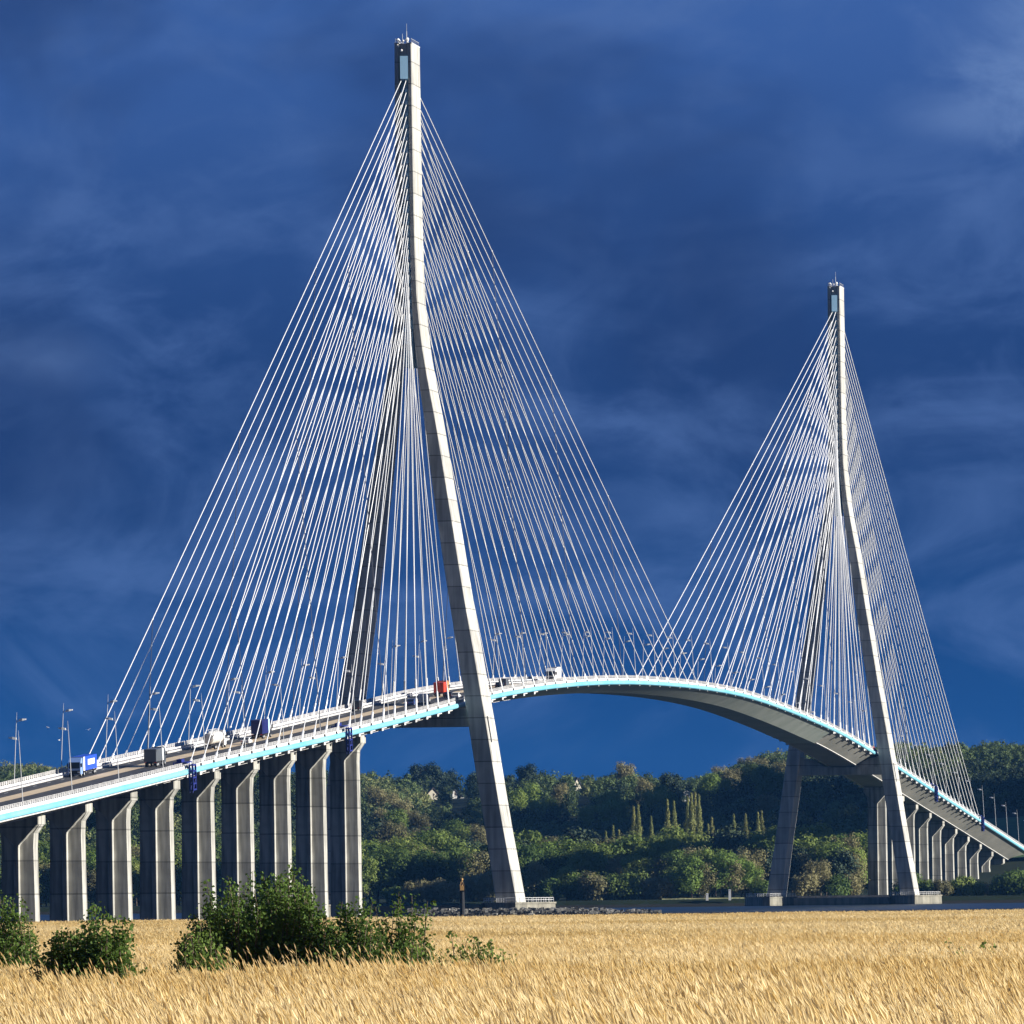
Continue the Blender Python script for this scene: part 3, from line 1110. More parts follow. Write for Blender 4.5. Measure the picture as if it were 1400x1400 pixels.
def crown_points(n, H, Rr, rng, nb=9, base=.25, shape='broad', jit=.42):
    """sample leaf clumps over a set of overlapping lobes"""
    if shape == 'column':
        h = rng.uniform(base, 1, n)
        env = Rr * np.clip(np.sin(np.pi * np.clip((h - base) / (1 - base), 0, 1) ** .62) ** .42, .08, 1) * (.78 + .32 * np.sin(h * 23) * np.sin(h * 11 + 1))
        a = rng.uniform(0, 2 * np.pi, n)
        rad = env * (1 - .6 * rng.uniform(0, 1, n) ** 2) * (1 + .15 * rng.normal(size=n))
        d = np.stack([np.cos(a), np.sin(a), .3 * np.ones(n)], 1)
        return np.stack([np.cos(a) * rad, np.sin(a) * rad, h * H], 1), d + .5 * rng.normal(size=(n, 3))
    lobes = []
    for i in range(nb):
        h = base + (1 - base) * (.1 + .8 * (i + .5) / nb)
        if shape == 'broad':
            env = math.sqrt(max(.05, 1 - ((h - .58) / .5) ** 2))
        elif shape == 'cone':
            env = max(.12, 1.05 - h)
        else:
            env = .55 + .45 * math.sin(math.pi * min(1, h))
        ang = i * 2.4 + rng.uniform(0, 1)
        off = Rr * env * rng.uniform(.25, .7)
        r = Rr * rng.uniform(.34, .55) * (.7 + .4 * env)
        lobes.append((off * math.cos(ang), off * math.sin(ang), H * h - r * .25, r))
    lobes.append((0, 0, H * .62, Rr * .55))
    P, N = [], []
    wts = np.array([l[3] ** 2 for l in lobes])
    cnt = (n * wts / wts.sum()).astype(int)
    for (x, y, z, r), c in zip(lobes, cnt):
        d = rng.normal(size=(c, 3))
        d /= np.linalg.norm(d, axis=1, keepdims=True)
        rad = r * (1 - .55 * rng.uniform(0, 1, (c, 1)) ** 2.2) * (1 + .18 * rng.normal(size=(c, 1)))
        p = d * rad * np.array([1, 1, .85]) + np.array([x, y, z])
        P.append(p)
        N.append(d + jit * rng.normal(size=(c, 3)) + np.array([0, 0, .25]))
    return np.concatenate(P), np.concatenate(N)


def limbs(mb, H, Rr, rng, r0, nl=7, base=.25):
    mb.tube([(0, 0, -1.0), (rng.normal() * .1, rng.normal() * .1, H * .3), (rng.normal() * .3, rng.normal() * .3, H * .6), (rng.normal() * .5, rng.normal() * .5, H * .85)], [r0, r0 * .75, r0 * .45, r0 * .12], 7)
    for i in range(nl):
        a = i * 2.4 + rng.uniform(0, .8)
        h = H * (base + .45 * (i + .5) / nl)
        L = Rr * rng.uniform(.5, .85)
        mb.tube([(0, 0, h), (L * .5 * math.cos(a), L * .5 * math.sin(a), h + L * .45), (L * math.cos(a), L * math.sin(a), h + L * 1.0)], [r0 * .4, r0 * .22, r0 * .06], 5)


PROTO = {}


def tree_proto(key, name, H, Rr, n, leaf, fol, rng, shape='broad', nb=9, base=.25, trunk=.35):
    mb = MB()
    limbs(mb, H, Rr, rng, trunk, base=base)
    tr = mb.build('trunk', 'trunk')
    P, N = crown_points(n, H, Rr, rng, nb, base, shape)
    me = quads_mesh('crown', leaf_quads(P, N, leaf, rng), fol)
    tm = tr.data
    bpy.data.objects.remove(tr)
    PROTO.setdefault(key, []).append((name, tm, me))


for k in range(3):
    tree_proto('green', 'broadleaf_tree', 20, 7.5, 5200, .52, 'f_green', np.random.default_rng(20 + k), nb=10)
    tree_proto('fresh', 'broadleaf_tree', 18, 7, 4600, .5, 'f_fresh', np.random.default_rng(30 + k), nb=10)
    tree_proto('olive', 'broadleaf_tree', 18, 7, 4200, .45, 'f_olive', np.random.default_rng(40 + k), nb=10)
    tree_proto('dark', 'broadleaf_tree', 20, 7.5, 4800, .55, 'f_dark', np.random.default_rng(50 + k), nb=9)
    tree_proto('poplar', 'poplar_tree', 30, 1.75, 4000, .36, 'f_poplar', np.random.default_rng(60 + k), 'column', 16, .08, .3)
    tree_proto('shrub', 'bank_shrub', 7, 4.6, 2600, .4, 'f_green', np.random.default_rng(70 + k), nb=8, base=.02, trunk=.2)
    tree_proto('oshrub', 'bank_shrub', 7, 4.6, 2600, .4, 'f_olive', np.random.default_rng(80 + k), nb=8, base=.02, trunk=.2)
    tree_proto('dshrub', 'bank_shrub', 6, 4.2, 2600, .4, 'f_green', np.random.default_rng(90 + k), nb=8, base=.02, trunk=.2)


def plant(key, x, Y, sc, label, cat, group, zs=1.0, sink=.0):
    nm, tm, cm = random.choice(PROTO[key])
    root = empty(nm, (x, Y, float(ground(x, Y)) - sink), random.uniform(0, 6.28))
    root.scale = (sc, sc, sc * zs)
    link('trunk', tm, root)
    link('crown', cm, root)
    tag(root, label, cat, group)
    return root


def zone(px):
    if px < 500: return 'seen between the left approach piers'
    if px < 690: return 'left of the tall pylon foot'
    if px < 1060: return 'between the two pylons'
    return 'around the farther pylon legs'


KIND = {'green': 'mid green', 'fresh': 'fresh yellow green', 'olive': 'brownish olive, barely leafed', 'dark': 'dark green'}
# riverside belt, two staggered rows
random.seed(21)
for row, (Y, step, sc) in enumerate(((3000, 20, .95), (3055, 21, 1.08), (3110, 20, 1.22))):
    px = -80 + row * 9
    while px < 1180:
        x, _ = W(px, 1200, Y)
        jit = random.uniform(-10, 10)
        key = random.choices(['green', 'fresh', 'olive', 'dark'], [5, 2.2 if px < 690 else 1.3, 2.2, 1.8 if px > 690 else .6])[0]
        s_ = sc * random.uniform(.82, 1.12) * (.95 if px < 500 else 1)
        plant(key, x, Y + jit, s_, '%s broadleaf tree in the riverside wood, %s' % (KIND[key], zone(px)), 'tree', 'trees of the riverside wood')
        px += step * random.uniform(.8, 1.3)
# rounded shrubs on the far bank
for px, h, key in ((590, 8, 'oshrub'), (612, 8, 'oshrub'), (645, 10, 'oshrub'), (668, 11, 'oshrub'), (735, 15, 'oshrub'), (752, 9, 'dshrub'), (775, 12, 'shrub'), (790, 11, 'shrub'), (812, 10, 'oshrub'),
                   (855, 10, 'shrub'), (843, 9, 'shrub'), (888, 8, 'oshrub'), (905, 8, 'oshrub'), (930, 11, 'shrub'), (945, 16, 'shrub'), (962, 14, 'oshrub'), (985, 17, 'shrub'), (1000, 15, 'oshrub'), (1018, 15, 'shrub'),
                   (1045, 8, 'dshrub'), (1100, 9, 'oshrub'), (1118, 14, 'oshrub'), (1145, 9, 'dshrub'), (1160, 8, 'oshrub'), (700, 8, 'dshrub'), (540, 7, 'dshrub'), (565, 8, 'oshrub')):
    x, _ = W(px, 1230, 2968)
    kk = key if h < 12 else {'shrub': 'fresh', 'oshrub': 'olive', 'dshrub': 'green'}[key]
    plant(kk, x, 2962 + random.uniform(-4, 8), h / (7.0 if h < 12 else 18.0), '%s rounded waterside shrub on the far bank, %s' % ({'shrub': 'yellow green', 'oshrub': 'brownish', 'dshrub': 'dark green'}[key], zone(px)), 'shrub', 'shrubs on the far bank', .95)
# dark shrubs at the right, in front of the far piers
for px, h in ((1243, 9), (1256, 8), (1270, 6), (1288, 6), (1303, 9), (1318, 8), (1335, 7), (1352, 6), (1368, 9), (1383, 10), (1398, 9), (1412, 9)):
    x, _ = W(px, 1222, 2950)
    plant(random.choice(['dshrub', 'dshrub', 'oshrub']), x, 2945 + random.uniform(-5, 6), h / 7.0 * random.uniform(.6, 1.15), 'low shrub before the far piers, %s' % ('right beside the farther pylon foot' if px < 1262 else 'toward the right edge'), 'shrub', 'shrubs before the far piers')
# lombardy poplars: (px, top y)
POP = [(828, 1136), (838, 1128), (846, 1134), (866, 1102), (872, 1100), (890, 1116), (912, 1093), (921, 1095), (940, 1089), (945, 1084), (950, 1083), (955, 1086), (973, 1117), (1003, 1113), (1019, 1112), (1036, 1110), (1041, 1108), (790, 1136), (777, 1140), (710, 1140), (968, 1126)]
for i, (px, ty) in enumerate(sorted(POP)):
    Y = 3440 + (px % 7) * 10
    x, zt = W(px, ty, Y)
    g = float(ground(x, Y))
    H = max(12, zt - g)
    nm, tm, cm = random.choice(PROTO['poplar'])
    root = empty(nm, (x, Y, g), random.uniform(0, 6.28))
    root.scale = (1.0 if H > 24 else .8, 1.0 if H > 24 else .8, H / 30)
    link('trunk', tm, root)
    link('crown', cm, root)
    tag(root, 'slim yellowish poplar rising above the riverside wood, %s of its row from the left' % ordinal(i + 1), 'tree', 'row of poplars')
# lit trees on the hillside between the pylons
random.seed(5)
HT = []
HOUSES = [(px, py, stand(px, py, 2.0)[1]) for px, py in ((785, 1080), (590, 1088), (632, 1096), (941, 1068), (620, 1078), (937, 1051), (780, 1144), (808, 1149))]
for px, py, key in ((705, 1082, 'fresh'), (722, 1074, 'fresh'), (738, 1068, 'fresh'), (735, 1090, 'fresh'), (752, 1085, 'fresh'), (765, 1072, 'olive'), (778, 1092, 'fresh'), (800, 1094, 'fresh'), (815, 1098, 'fresh'),
                    (832, 1085, 'fresh'), (845, 1092, 'fresh'), (835, 1100, 'fresh'), (855, 1050, 'olive'), (862, 1062, 'olive'), (880, 1070, 'olive'), (895, 1085, 'fresh'), (905, 1078, 'fresh'), (918, 1062, 'dark'), (965, 1055, 'fresh'),
                    (972, 1062, 'fresh'), (990, 1062, 'fresh'), (1000, 1050, 'olive'), (985, 1042, 'olive'), (1020, 1030, 'olive'), (1035, 1035, 'olive'), (1030, 1050, 'green'), (1045, 1055, 'green'), (1055, 1065, 'green'), (1050, 1085, 'olive'), (1070, 1040, 'olive'),
                    (720, 1052, 'dark'), (590, 1055, 'dark'), (575, 1058, 'dark'), (612, 1060, 'dark'), (650, 1060, 'dark'), (600, 1080, 'dark'), (625, 1082, 'dark'),
                    (510, 1075, 'olive'), (525, 1085, 'olive'), (545, 1095, 'olive'), (560, 1102, 'olive'), (520, 1105, 'olive'), (540, 1112, 'green'), (575, 1110, 'olive'),
                    (620, 1122, 'fresh'), (632, 1125, 'fresh'), (605, 1128, 'fresh'), (655, 1128, 'olive'), (560, 1135, 'olive'), (540, 1140, 'olive'), (520, 1138, 'olive')):
    if any(abs(px - h[0]) < 13 and -11 < py - h[1] < 26 for h in HOUSES): continue
    best = None
    for Y in range(3500, 4700, 20):      # the hillside point this tree stands on
        x, z = W(px, py, Y)
        e = abs(z - 15 - float(ground(x, Y)))
        if best is None or e < best[0]: best = (e, x, Y)
    x, Y = best[1], best[2]
    where = 'between the pylons' if px > 690 else 'left of the tall pylon'
    plant(key, x, Y, random.uniform(.75, 1.05) * (1.0 if key != 'fresh' else .95), '%s tree on the hillside, %s' % (KIND[key], where), 'tree', 'trees on the hillside')

# far woods on the hills: countless crowns, one mass per wood


def wood(name, label, n, xr, yr, rng, dens):
    Vs, Ts = [], []
    made = 0
    while made < n:
        Y = rng.uniform(*yr)
        px = rng.uniform(*xr)
        x = (px - 700) * Y / F_PX
        g = float(ground(x, Y))
        if g < 6 and Y > 3250: continue
        py = HOR - (g - CAM_Z) * F_PX / Y - (px - 700) * .0122
        # keep the meadow, the houses and the poplar valley open
        if px > 1325 and 1116 < py < 1165: continue
        if px > 1190 and Y < 3560: continue
        if 690 < px < 1062 and Y > 3330 and Y < 3530 + 40 * math.sin(px / 17): continue
        if any(abs(px - h[0]) < 11 and Y < h[2] + 8 and Y > h[2] - 460 for h in HOUSES): continue
        made += 1
        H = rng.uniform(8.5, 15)
        Rr = H * rng.uniform(.34, .46)
        c = int(dens * rng.uniform(.8, 1.2))
        P, N = crown_points(c, H, Rr, rng, 6, .12, jit=.3)
        V = leaf_quads(P, N, .68, rng) + np.array([x, Y, g - 1.0])
        Vs.append(V)
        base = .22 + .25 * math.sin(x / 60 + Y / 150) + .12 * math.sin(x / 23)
        for a0, a1, b0, b1, k in ((690, 1060, 1098, 1150, -.3), (530, 690, 1035, 1112, -.35), (1060, 1300, 1050, 1150, -.2), (1300, 1420, 1048, 1115, -.2), (480, 600, 1060, 1140, .3),  # zone shifts put hillside shade and sun into the leaf colour
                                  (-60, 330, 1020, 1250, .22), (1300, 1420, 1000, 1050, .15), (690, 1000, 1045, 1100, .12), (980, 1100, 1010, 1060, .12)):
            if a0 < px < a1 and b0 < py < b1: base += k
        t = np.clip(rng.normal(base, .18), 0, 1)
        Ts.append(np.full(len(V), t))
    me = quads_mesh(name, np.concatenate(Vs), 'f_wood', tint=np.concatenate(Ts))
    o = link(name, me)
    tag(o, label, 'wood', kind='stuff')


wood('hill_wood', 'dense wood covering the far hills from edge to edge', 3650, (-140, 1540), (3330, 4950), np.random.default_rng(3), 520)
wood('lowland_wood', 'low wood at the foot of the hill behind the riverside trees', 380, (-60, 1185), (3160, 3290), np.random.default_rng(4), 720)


# ------------------------------------------------------------------ houses among the trees
def house(px, py, Y, w, d, h, roofh, wallc, roofc, label, rot=0.0):
    x, Y = stand(px, py, 2.0)
    g = float(ground(x, Y)) + 1.6
    root = empty('house', (x, Y, g), rot)
    mb = MB()
    mb.box((0, 0, h / 2 - 3), (w, d, h + 6))
    mb.add([(-w / 2, -d / 2, h), (w / 2, -d / 2, h), (0, -d / 2, h + roofh)], [(0, 1, 2)])
    mb.add([(-w / 2, d / 2, h), (w / 2, d / 2, h), (0, d / 2, h + roofh)], [(2, 1, 0)])
    wl = mb.build('wall', wallc, root)
    mb = MB()
    e, k = .5, roofh / (w / 2)
    for sgn in (-1, 1):
        o_ = [(0, h + roofh + .25), (sgn * (w / 2 + e), h - e * k + .25), (sgn * (w / 2 + e), h - e * k + .02), (0, h + roofh + .02)]
        mb.loft([[(a, -d / 2 - e, b_) for a, b_ in o_], [(a, d / 2 + e, b_) for a, b_ in o_]])
    rf = mb.build('roof', roofc, root)
    mb = MB()
    mb.box((w * .15, d * .2, h + roofh * .8), (.4, .4, 1.2))
    mb.build('chimney', 'rock', rf)
    for xx in (w * .12,):
        mb = MB()
        mb.box((xx, -d / 2 - .02, h * .6), (.5, .06, .7))
        mb.build('window', 'glass', root)
    mb = MB()
    mb.box((w * .05, -d / 2 - .02, .8), (.6, .08, 1.6))
    mb.build('door', 'trunk', root)
    tag(root, label, 'house')


col('wall_cream', (.5, .46, .36), .8); col('wall_white', (.52, .51, .48), .8); col('slate', (.06, .065, .08), .6); col('roof_brown', (.12, .08, .06), .8); col('roof_grey', (.35, .36, .36), .8)
house(785, 1080, 4150, 4.6, 6.5, 3.4, 4.0, 'wall_cream', 'slate', 'tall cream gabled house among lit trees on the hillside between the pylons', R(30))
house(590, 1088, 4300, 5, 4.5, 1.8, 2.6, 'wall_cream', 'roof_brown', 'cream house with steep dark roof on the hill left of the tall pylon', R(20))
house(632, 1096, 4200, 3.6, 4, 2.6, 1.4, 'wall_white', 'slate', 'small white house half hidden in dark trees beside the tall pylon leg', R(15))
house(941, 1068, 4350, 9, 4.5, 1.8, 1.3, 'wall_white', 'roof_brown', 'long low white house on the hill above the row of poplars', R(12))
house(620, 1078, 4400, 2.5, 3, 1.8, 1, 'wall_white', 'slate', 'tiny white cottage high on the dark hill, left of the tall pylon', R(25))
house(937, 1051, 4550, 6, 4, 2, 1.2, 'wall_white', 'roof_grey', 'grey roofed house near the hilltop above the long white house', R(10))
house(780, 1144, 3470, 4.0, 5, 3.0, 1.6, 'wall_cream', 'roof_grey', 'pale grey roofed building peeping over the riverside wood, left of the poplar row', R(18))
house(808, 1149, 3460, 7, 4, 2.4, 1.2, 'wall_cream', 'roof_grey', 'long pale roofed barn just above the riverside wood, right of the grey roofed building', R(14))

# meadows on the slope at right (sheets just above the terrain)
M['meadow'] = mat('meadow_grass', (.05, .13, .03), .95)
noisy(M['meadow'], (.015, .055, .012), (.04, .1, .022), .08, 7)
def meadow(pxr, yr, label):
    ys = np.linspace(*yr, 12)
    mb = MB()
    rings = []
    for Y in ys:
        xs = [(p - 700) * Y / F_PX for p in np.linspace(*pxr, 12)]
        rings.append([(x, Y, float(ground(x, Y)) + 1.6) for x in xs])
    mb.loft(rings, close=False, cap=False)
    o = mb.build('meadow', 'meadow')
    tag(o, label, 'meadow', kind='structure')


meadow((1318, 1460), (3400, 3640), 'green meadow')

# ------------------------------------------------------------------ gulls
M['gull'] = mat('white_feathers', (.8, .8, .8), .7)
for i, (px, py) in enumerate(((65, 995), (81, 1012), (121, 998))):
    Y = 3300
    x, z = W(px, py, Y)
    mb = MB()
    rings = []
    for y, r_ in ((-.5, .02), (-.3, .12), (0, .17), (.25, .12), (.38, .1), (.5, .03)):
        rings.append([(r_ * math.cos(a), y, r_ * .8 * math.sin(a)) for a in [2 * math.pi * k / 8 for k in range(8)]][::-1])
    mb.loft(rings)
    for sx in (-1, 1):
        pr = [(0, .16, -.16), (.5, .2, -.1), (1.0, -.05, -.22)]
        mb.loft([[(sx * xx, a, .05 + .3 * math.sin(xx * 2)), (sx * xx, b_, .05 + .3 * math.sin(xx * 2)), (sx * xx, b_, .09 + .3 * math.sin(xx * 2)), (sx * xx, a, .09 + .3 * math.sin(xx * 2))] for xx, a, b_ in pr])
    mb.loft([[(-.06, -.45, 0), (.06, -.45, 0), (.06, -.45, .03), (-.06, -.45, .03)], [(-.14, -.75, 0), (.14, -.75, 0), (.14, -.75, .02), (-.14, -.75, .02)]])
    o = mb.build('gull', 'gull')
    o.location = (x, Y, z)
    o.rotation_euler = (0, .2, R(60 + 70 * i))
    tag(o, 'white gull against dark sky, %s of three above the left hill' % ('leftmost', 'middle and lowest', 'rightmost')[i], 'gull', 'gulls over the left hill')


# ------------------------------------------------------------------ foreground shrubs
def shrub(px, py_base, Y, width, height, n_shoot, per, label, rng, leaf=.15, lean=(0, 0), sparse=False):
    x0, _ = W(px, py_base, Y)
    g = float(ground(x0, Y))
    root = empty('wild_shrub', (x0, Y, g))
    Ps, Ns = [], []
    st = MB()
    for i in range(n_shoot):
        u = rng.uniform(-1, 1)
        v = rng.uniform(-1, 1)
        env = 1 - .62 * abs(u) ** 2.6
        top = height * (env * rng.uniform(.5, 1.0) + .14 * math.sin(u * 7 + v * 2)) * (1.06 if rng.uniform() > .9 else 1) if not sparse else height * rng.uniform(.35, 1.0) * (1 - .45 * max(0, u))
        base = np.array([u * width * .4, v * width * .28, 0])
        tip = np.array([u * width * .5 + rng.normal() * .2, v * width * .36 + rng.normal() * .2, top])
        mid = base * .5 + tip * .5 + np.array([rng.normal() * .25, rng.normal() * .2, .1 * top])
        k = np.linspace(0, 1, 7)[:, None]
        path = (1 - k) ** 2 * base + 2 * k * (1 - k) * mid + k ** 2 * tip
        st.tube([Vector(p) for p in path], .035, 4, r2=.008, cap=False)
        c = int(per * rng.uniform(.7, 1.3))
        kk = rng.uniform(.12 if not sparse else .3, 1, (c, 1)) ** .8
        p = (1 - kk) ** 2 * base + 2 * kk * (1 - kk) * mid + kk ** 2 * tip
        sp = (.24 if not sparse else .16) * (1.15 - kk * .75)
        p = p + rng.normal(size=(c, 3)) * sp
        p[:, 2] = np.maximum(p[:, 2], .15)
        Ps.append(p)
        Ns.append(rng.normal(size=(c, 3)) + np.array([.25, -.25, .6]))
    P, N = np.concatenate(Ps), np.concatenate(Ns)
    me = quads_mesh('foliage', leaf_quads(P, N, leaf, rng, .72), 'f_shrub')
    st.build('stems', 'trunk', root)
    link('foliage', me, root)
    tag(root, label, 'shrub', 'wild shrubs in the reeds')


rg = np.random.default_rng(9)
shrub(127, 1360, 225, 2.6, 3.75, 240, 190, 'compact dark green shrub in the reeds in front of the leftmost piers', rg, leaf=.078)
shrub(8, 1320, 290, 2.7, 4.2, 150, 150, 'green shrub cut by the left edge of the picture', rg, leaf=.078)
shrub(362, 1345, 258, 5.4, 4.7, 460, 185, 'largest leafy green shrub in the reeds, hiding the pier bases', rg, leaf=.078)
shrub(478, 1335, 256, 3.5, 4.0, 210, 165, 'loose green shrub joined to the right side of the largest shrub', rg, leaf=.078)
shrub(548, 1335, 262, 1.9, 4.1, 100, 120, 'narrow shrub with upright twigs rising right of the loose green shrub', rg, leaf=.078)
shrub(665, 1340, 245, 3.5, 3.3, 110, 62, 'low sparse shrub with scattered leaves below the tall pylon foot', rg, leaf=.078, sparse=True)
shrub(285, 1335, 252, 1.8, 3.3, 90, 110, 'small dark shrub at the left side of the largest shrub', rg, leaf=.078)
shrub(1350, 1318, 300, 2.9, 2.5, 90, 40, 'thin olive shrub poking from the reeds near the right edge', rg, leaf=.1, sparse=True)


# ------------------------------------------------------------------ reed bed
def reed_mesh(name, n, yr, stem_w, plume, hmin, hmax, rng, stem=True, leaves=2, xr=(-1, 1)):
    u = rng.uniform(0, 1, n)
    Y = np.sqrt(yr[0] ** 2 + u * (yr[1] ** 2 - yr[0] ** 2))
    half = Y * .067 + 8
    X = rng.uniform(*xr, n) * half
    Z = ground(X, Y)
    # patchy height
    pat = .5 * np.sin(X * .31 + Y * .05) * np.sin(Y * .021 + X * .07) + .3 * np.sin(X * .9 + Y * .13)
    H = rng.uniform(hmin, hmax, n) + .12 * pat
    lean = rng.normal(-.16, .12, n)                 # blown to the left
    leany = rng.normal(0, .08, n)
    base = np.stack([X, Y, Z], 1)
    tip = base + np.stack([lean * H, leany * H, H], 1)
    mid = base + np.stack([lean * H * .35, leany * H * .35, H * .55], 1)
    a = rng.uniform(0, math.pi, n)
    side = np.stack([np.cos(a), np.sin(a) * .5, np.zeros(n)], 1)
    band = np.zeros(n)
    for a1, b1, c1, g in ((.055, .021, .4, .5), (-.03, .047, 2.1, .35), (.12, .013, 4.0, .3), (.21, -.062, 1.0, .2)):
        band += g * np.sin(a1 * X + b1 * Y + c1 + 1.3 * np.sin(.02 * X - .013 * Y + c1))
    H = H + .2 * band
    tint = np.clip(.52 + .1 * pat + .32 * band + rng.normal(0, .13, n), 0, 1)
    Q, T = [], []
    w = side * stem_w
    if stem:
        Q.append(np.stack([base - w, base + w, mid + w, mid - w], 1)); T.append(tint * .8)
        Q.append(np.stack([mid - w, mid + w, tip + w * .5, tip - w * .5], 1)); T.append(tint)
    for k in range(leaves):
        h = rng.uniform(.35, .85, (n, 1))
        p = base + (tip - base) * h
        ang = rng.uniform(0, 2 * math.pi, n)
        L = rng.uniform(.35, .95, (n, 1))
        d = np.stack([np.cos(ang) - .5, np.sin(ang), rng.uniform(.3, 1.1, n)], 1)
        d /= np.linalg.norm(d, axis=1, keepdims=True)
        q = p + d * L
        w2 = np.stack([-d[:, 1], d[:, 0], np.zeros(n)], 1) * stem_w * 1.4
        w3 = np.stack([np.zeros(n), np.zeros(n), np.ones(n)], 1) * stem_w * 1.2
        Q.append(np.stack([p - w3, p + w3, q + w3 * .15, q - w3 * .15], 1)); T.append(tint * .9)
    # plume: two crossed drooping spindles
    pl, pw = plume
    up = np.stack([lean * .9 - .35 + rng.normal(0, .15, n), rng.normal(0, .2, n), np.ones(n)], 1)
    up /= np.linalg.norm(up, axis=1, keepdims=True)
    L = pl * rng.uniform(.6, 1.25, (n, 1))
    for q in (0, 1):
        s2 = (side if q == 0 else np.stack([-side[:, 1] * 2, side[:, 0], np.zeros(n)], 1)) * pw * rng.uniform(.6, 1.2, (n, 1))
        b0 = tip - up * L * .15
        m0 = tip + up * L * .4
        e0 = tip + up * L
        Q.append(np.stack([b0, m0 - s2, e0, m0 + s2], 1)); T.append(np.clip(tint + .25, 0, 1))
    return np.concatenate(Q), np.concatenate(T)


M['reed'] = mat('dry_reed', (.5, .36, .15), .75, .2)
b = M['reed'].node_tree.nodes['Principled BSDF']
at = nd(M['reed'], 'ShaderNodeAttribute', attribute_name='tint')
cr = nd(M['reed'], 'ShaderNodeValToRGB')
cr.color_ramp.elements[0].color = (.52, .37, .15, 1)
cr.color_ramp.elements[1].color = (.88, .73, .43, 1)
e = cr.color_ramp.elements.new(.5)
e.color = (.79, .61, .285, 1)
lk(M['reed'], at.outputs['Fac'], cr.inputs['Fac'])
lk(M['reed'], cr.outputs['Color'], b.inputs['Base Color'])
tb = nd(M['reed'], 'ShaderNodeBsdfTranslucent')
lk(M['reed'], cr.outputs['Color'], tb.inputs['Color'])
ms = nd(M['reed'], 'ShaderNodeMixShader')
ms.inputs[0].default_value = .42
lk(M['reed'], b.outputs[0], ms.inputs[1])
lk(M['reed'], tb.outputs[0], ms.inputs[2])
lk(M['reed'], ms.outputs[0], M['reed'].node_tree.nodes['Material Output'].inputs['Surface'])
rg = np.random.default_rng(77)
parts = [reed_mesh('a', 66000, (105, 240), .012, (.3, .046), 1.1, 2.3, rg, leaves=4),
         reed_mesh('b', 140000, (240, 430), .014, (.24, .042), 1.4, 2.1, rg, leaves=2),
         reed_mesh('c', 250000, (430, 1040), .026, (.26, .065), 1.3, 1.62, rg, leaves=1),
         reed_mesh('tall', 2600, (150, 262), .008, (.2, .026), 1.9, 2.75, rg, leaves=4, xr=(-1, .15))]
me = quads_mesh('reeds', np.concatenate([p[0] for p in parts]), 'reed', tint=np.concatenate([p[1] for p in parts]))
o = link('reeds', me)
tag(o, 'wide bed of dry golden reeds filling the foreground', 'reeds', kind='stuff')

# ------------------------------------------------------------------ air
mb = MB()
mb.box((0, 6900, 115), (14000, 14600, 240))
hz = bpy.data.materials.new('haze_air')
hz.use_nodes = True
for n in list(hz.node_tree.nodes):
    if n.type == 'BSDF_PRINCIPLED': hz.node_tree.nodes.remove(n)
pv = hz.node_tree.nodes.new('ShaderNodeVolumePrincipled')
pv.inputs['Color'].default_value = (.13, .42, 1, 1)
pv.inputs['Density'].default_value = HAZE
hz.node_tree.links.new(pv.outputs[0], hz.node_tree.nodes['Material Output'].inputs['Volume'])
M['haze'] = hz
tag(mb.build('haze', 'haze'), kind='stuff')

# ------------------------------------------------------------------ sky, sun, camera
SUN_EL, SUN_AZ = R(17), R(-8.3)          # azimuth measured from +X toward +Y
sd = Vector((math.cos(SUN_EL) * math.cos(SUN_AZ), math.cos(SUN_EL) * math.sin(SUN_AZ), math.sin(SUN_EL)))
L = bpy.data.lights.new('sun', 'SUN')
L.energy = 5.0
L.angle = R(.5)
L.color = (1, .95, .86)
so = bpy.data.objects.new('sun', L)
COL.objects.link(so)
so.rotation_euler = sd.to_track_quat('Z', 'Y').to_euler()
so.location = (300, 0, 200)

# unseen storm clouds added right of the view, shaped to shade parts of the hillside
M['cloud'] = mat('storm_cloud', (.3, .32, .36), 1.0, 0)
crg = np.random.default_rng(5)
HB = max(HOUSES[1][2], HOUSES[2][2], HOUSES[4][2])
for X0, X1_, Y0, Y1, n in ((-10, 330, 3575, 3960, 46), (-78, -8, HB + 60, 4900, 24), (120, 330, 3450, 3610, 12)):
    mb = MB()
    for k in range(n):
        gx, gy = crg.uniform(X0, X1_), crg.uniform(Y0, Y1)
        r_ = crg.uniform(34, 62) if X1_ - X0 > 100 else crg.uniform(26, 44)
        gx = min(max(gx, X0 + r_ * .8), X1_ - r_ * .5)
        gy = min(max(gy, Y0 + r_ * .8), Y1 - r_ * .8)
        g = float(ground(gx, gy)) + 8
        tt = (crg.uniform(600, 660) - g) / sd.z
        mb.ball((gx + sd.x * tt, gy + sd.y * tt, g + sd.z * tt), r_, n=12, sz=.42)
    o = mb.build('cloud', 'cloud', smooth_=True)
    tag(o, kind='structure')

w = bpy.data.worlds.new('World')
SC.world = w
w.use_nodes = True
nt = w.node_tree
N_ = nt.nodes
bg = N_['Background']
sky = N_.new('ShaderNodeTexSky')
sky.sky_type = 'NISHITA'
sky.sun_disc = False
sky.sun_elevation = SUN_EL
sky.sun_rotation = math.pi / 2 - SUN_AZ
bg.inputs['Strength'].default_value = 0.06
tc = N_.new('ShaderNodeTexCoord')
sep = N_.new('ShaderNodeSeparateXYZ')
nt.links.new(tc.outputs['Generated'], sep.inputs[0])


def wmath(op, a, b=None, c=None):
    n = N_.new('ShaderNodeMath')
    n.operation = op
    for i, v in enumerate((a, b, c)):
        if v is None: continue
        if isinstance(v, (int, float)): n.inputs[i].default_value = v
        else: nt.links.new(v, n.inputs[i])
    return n.outputs[0]


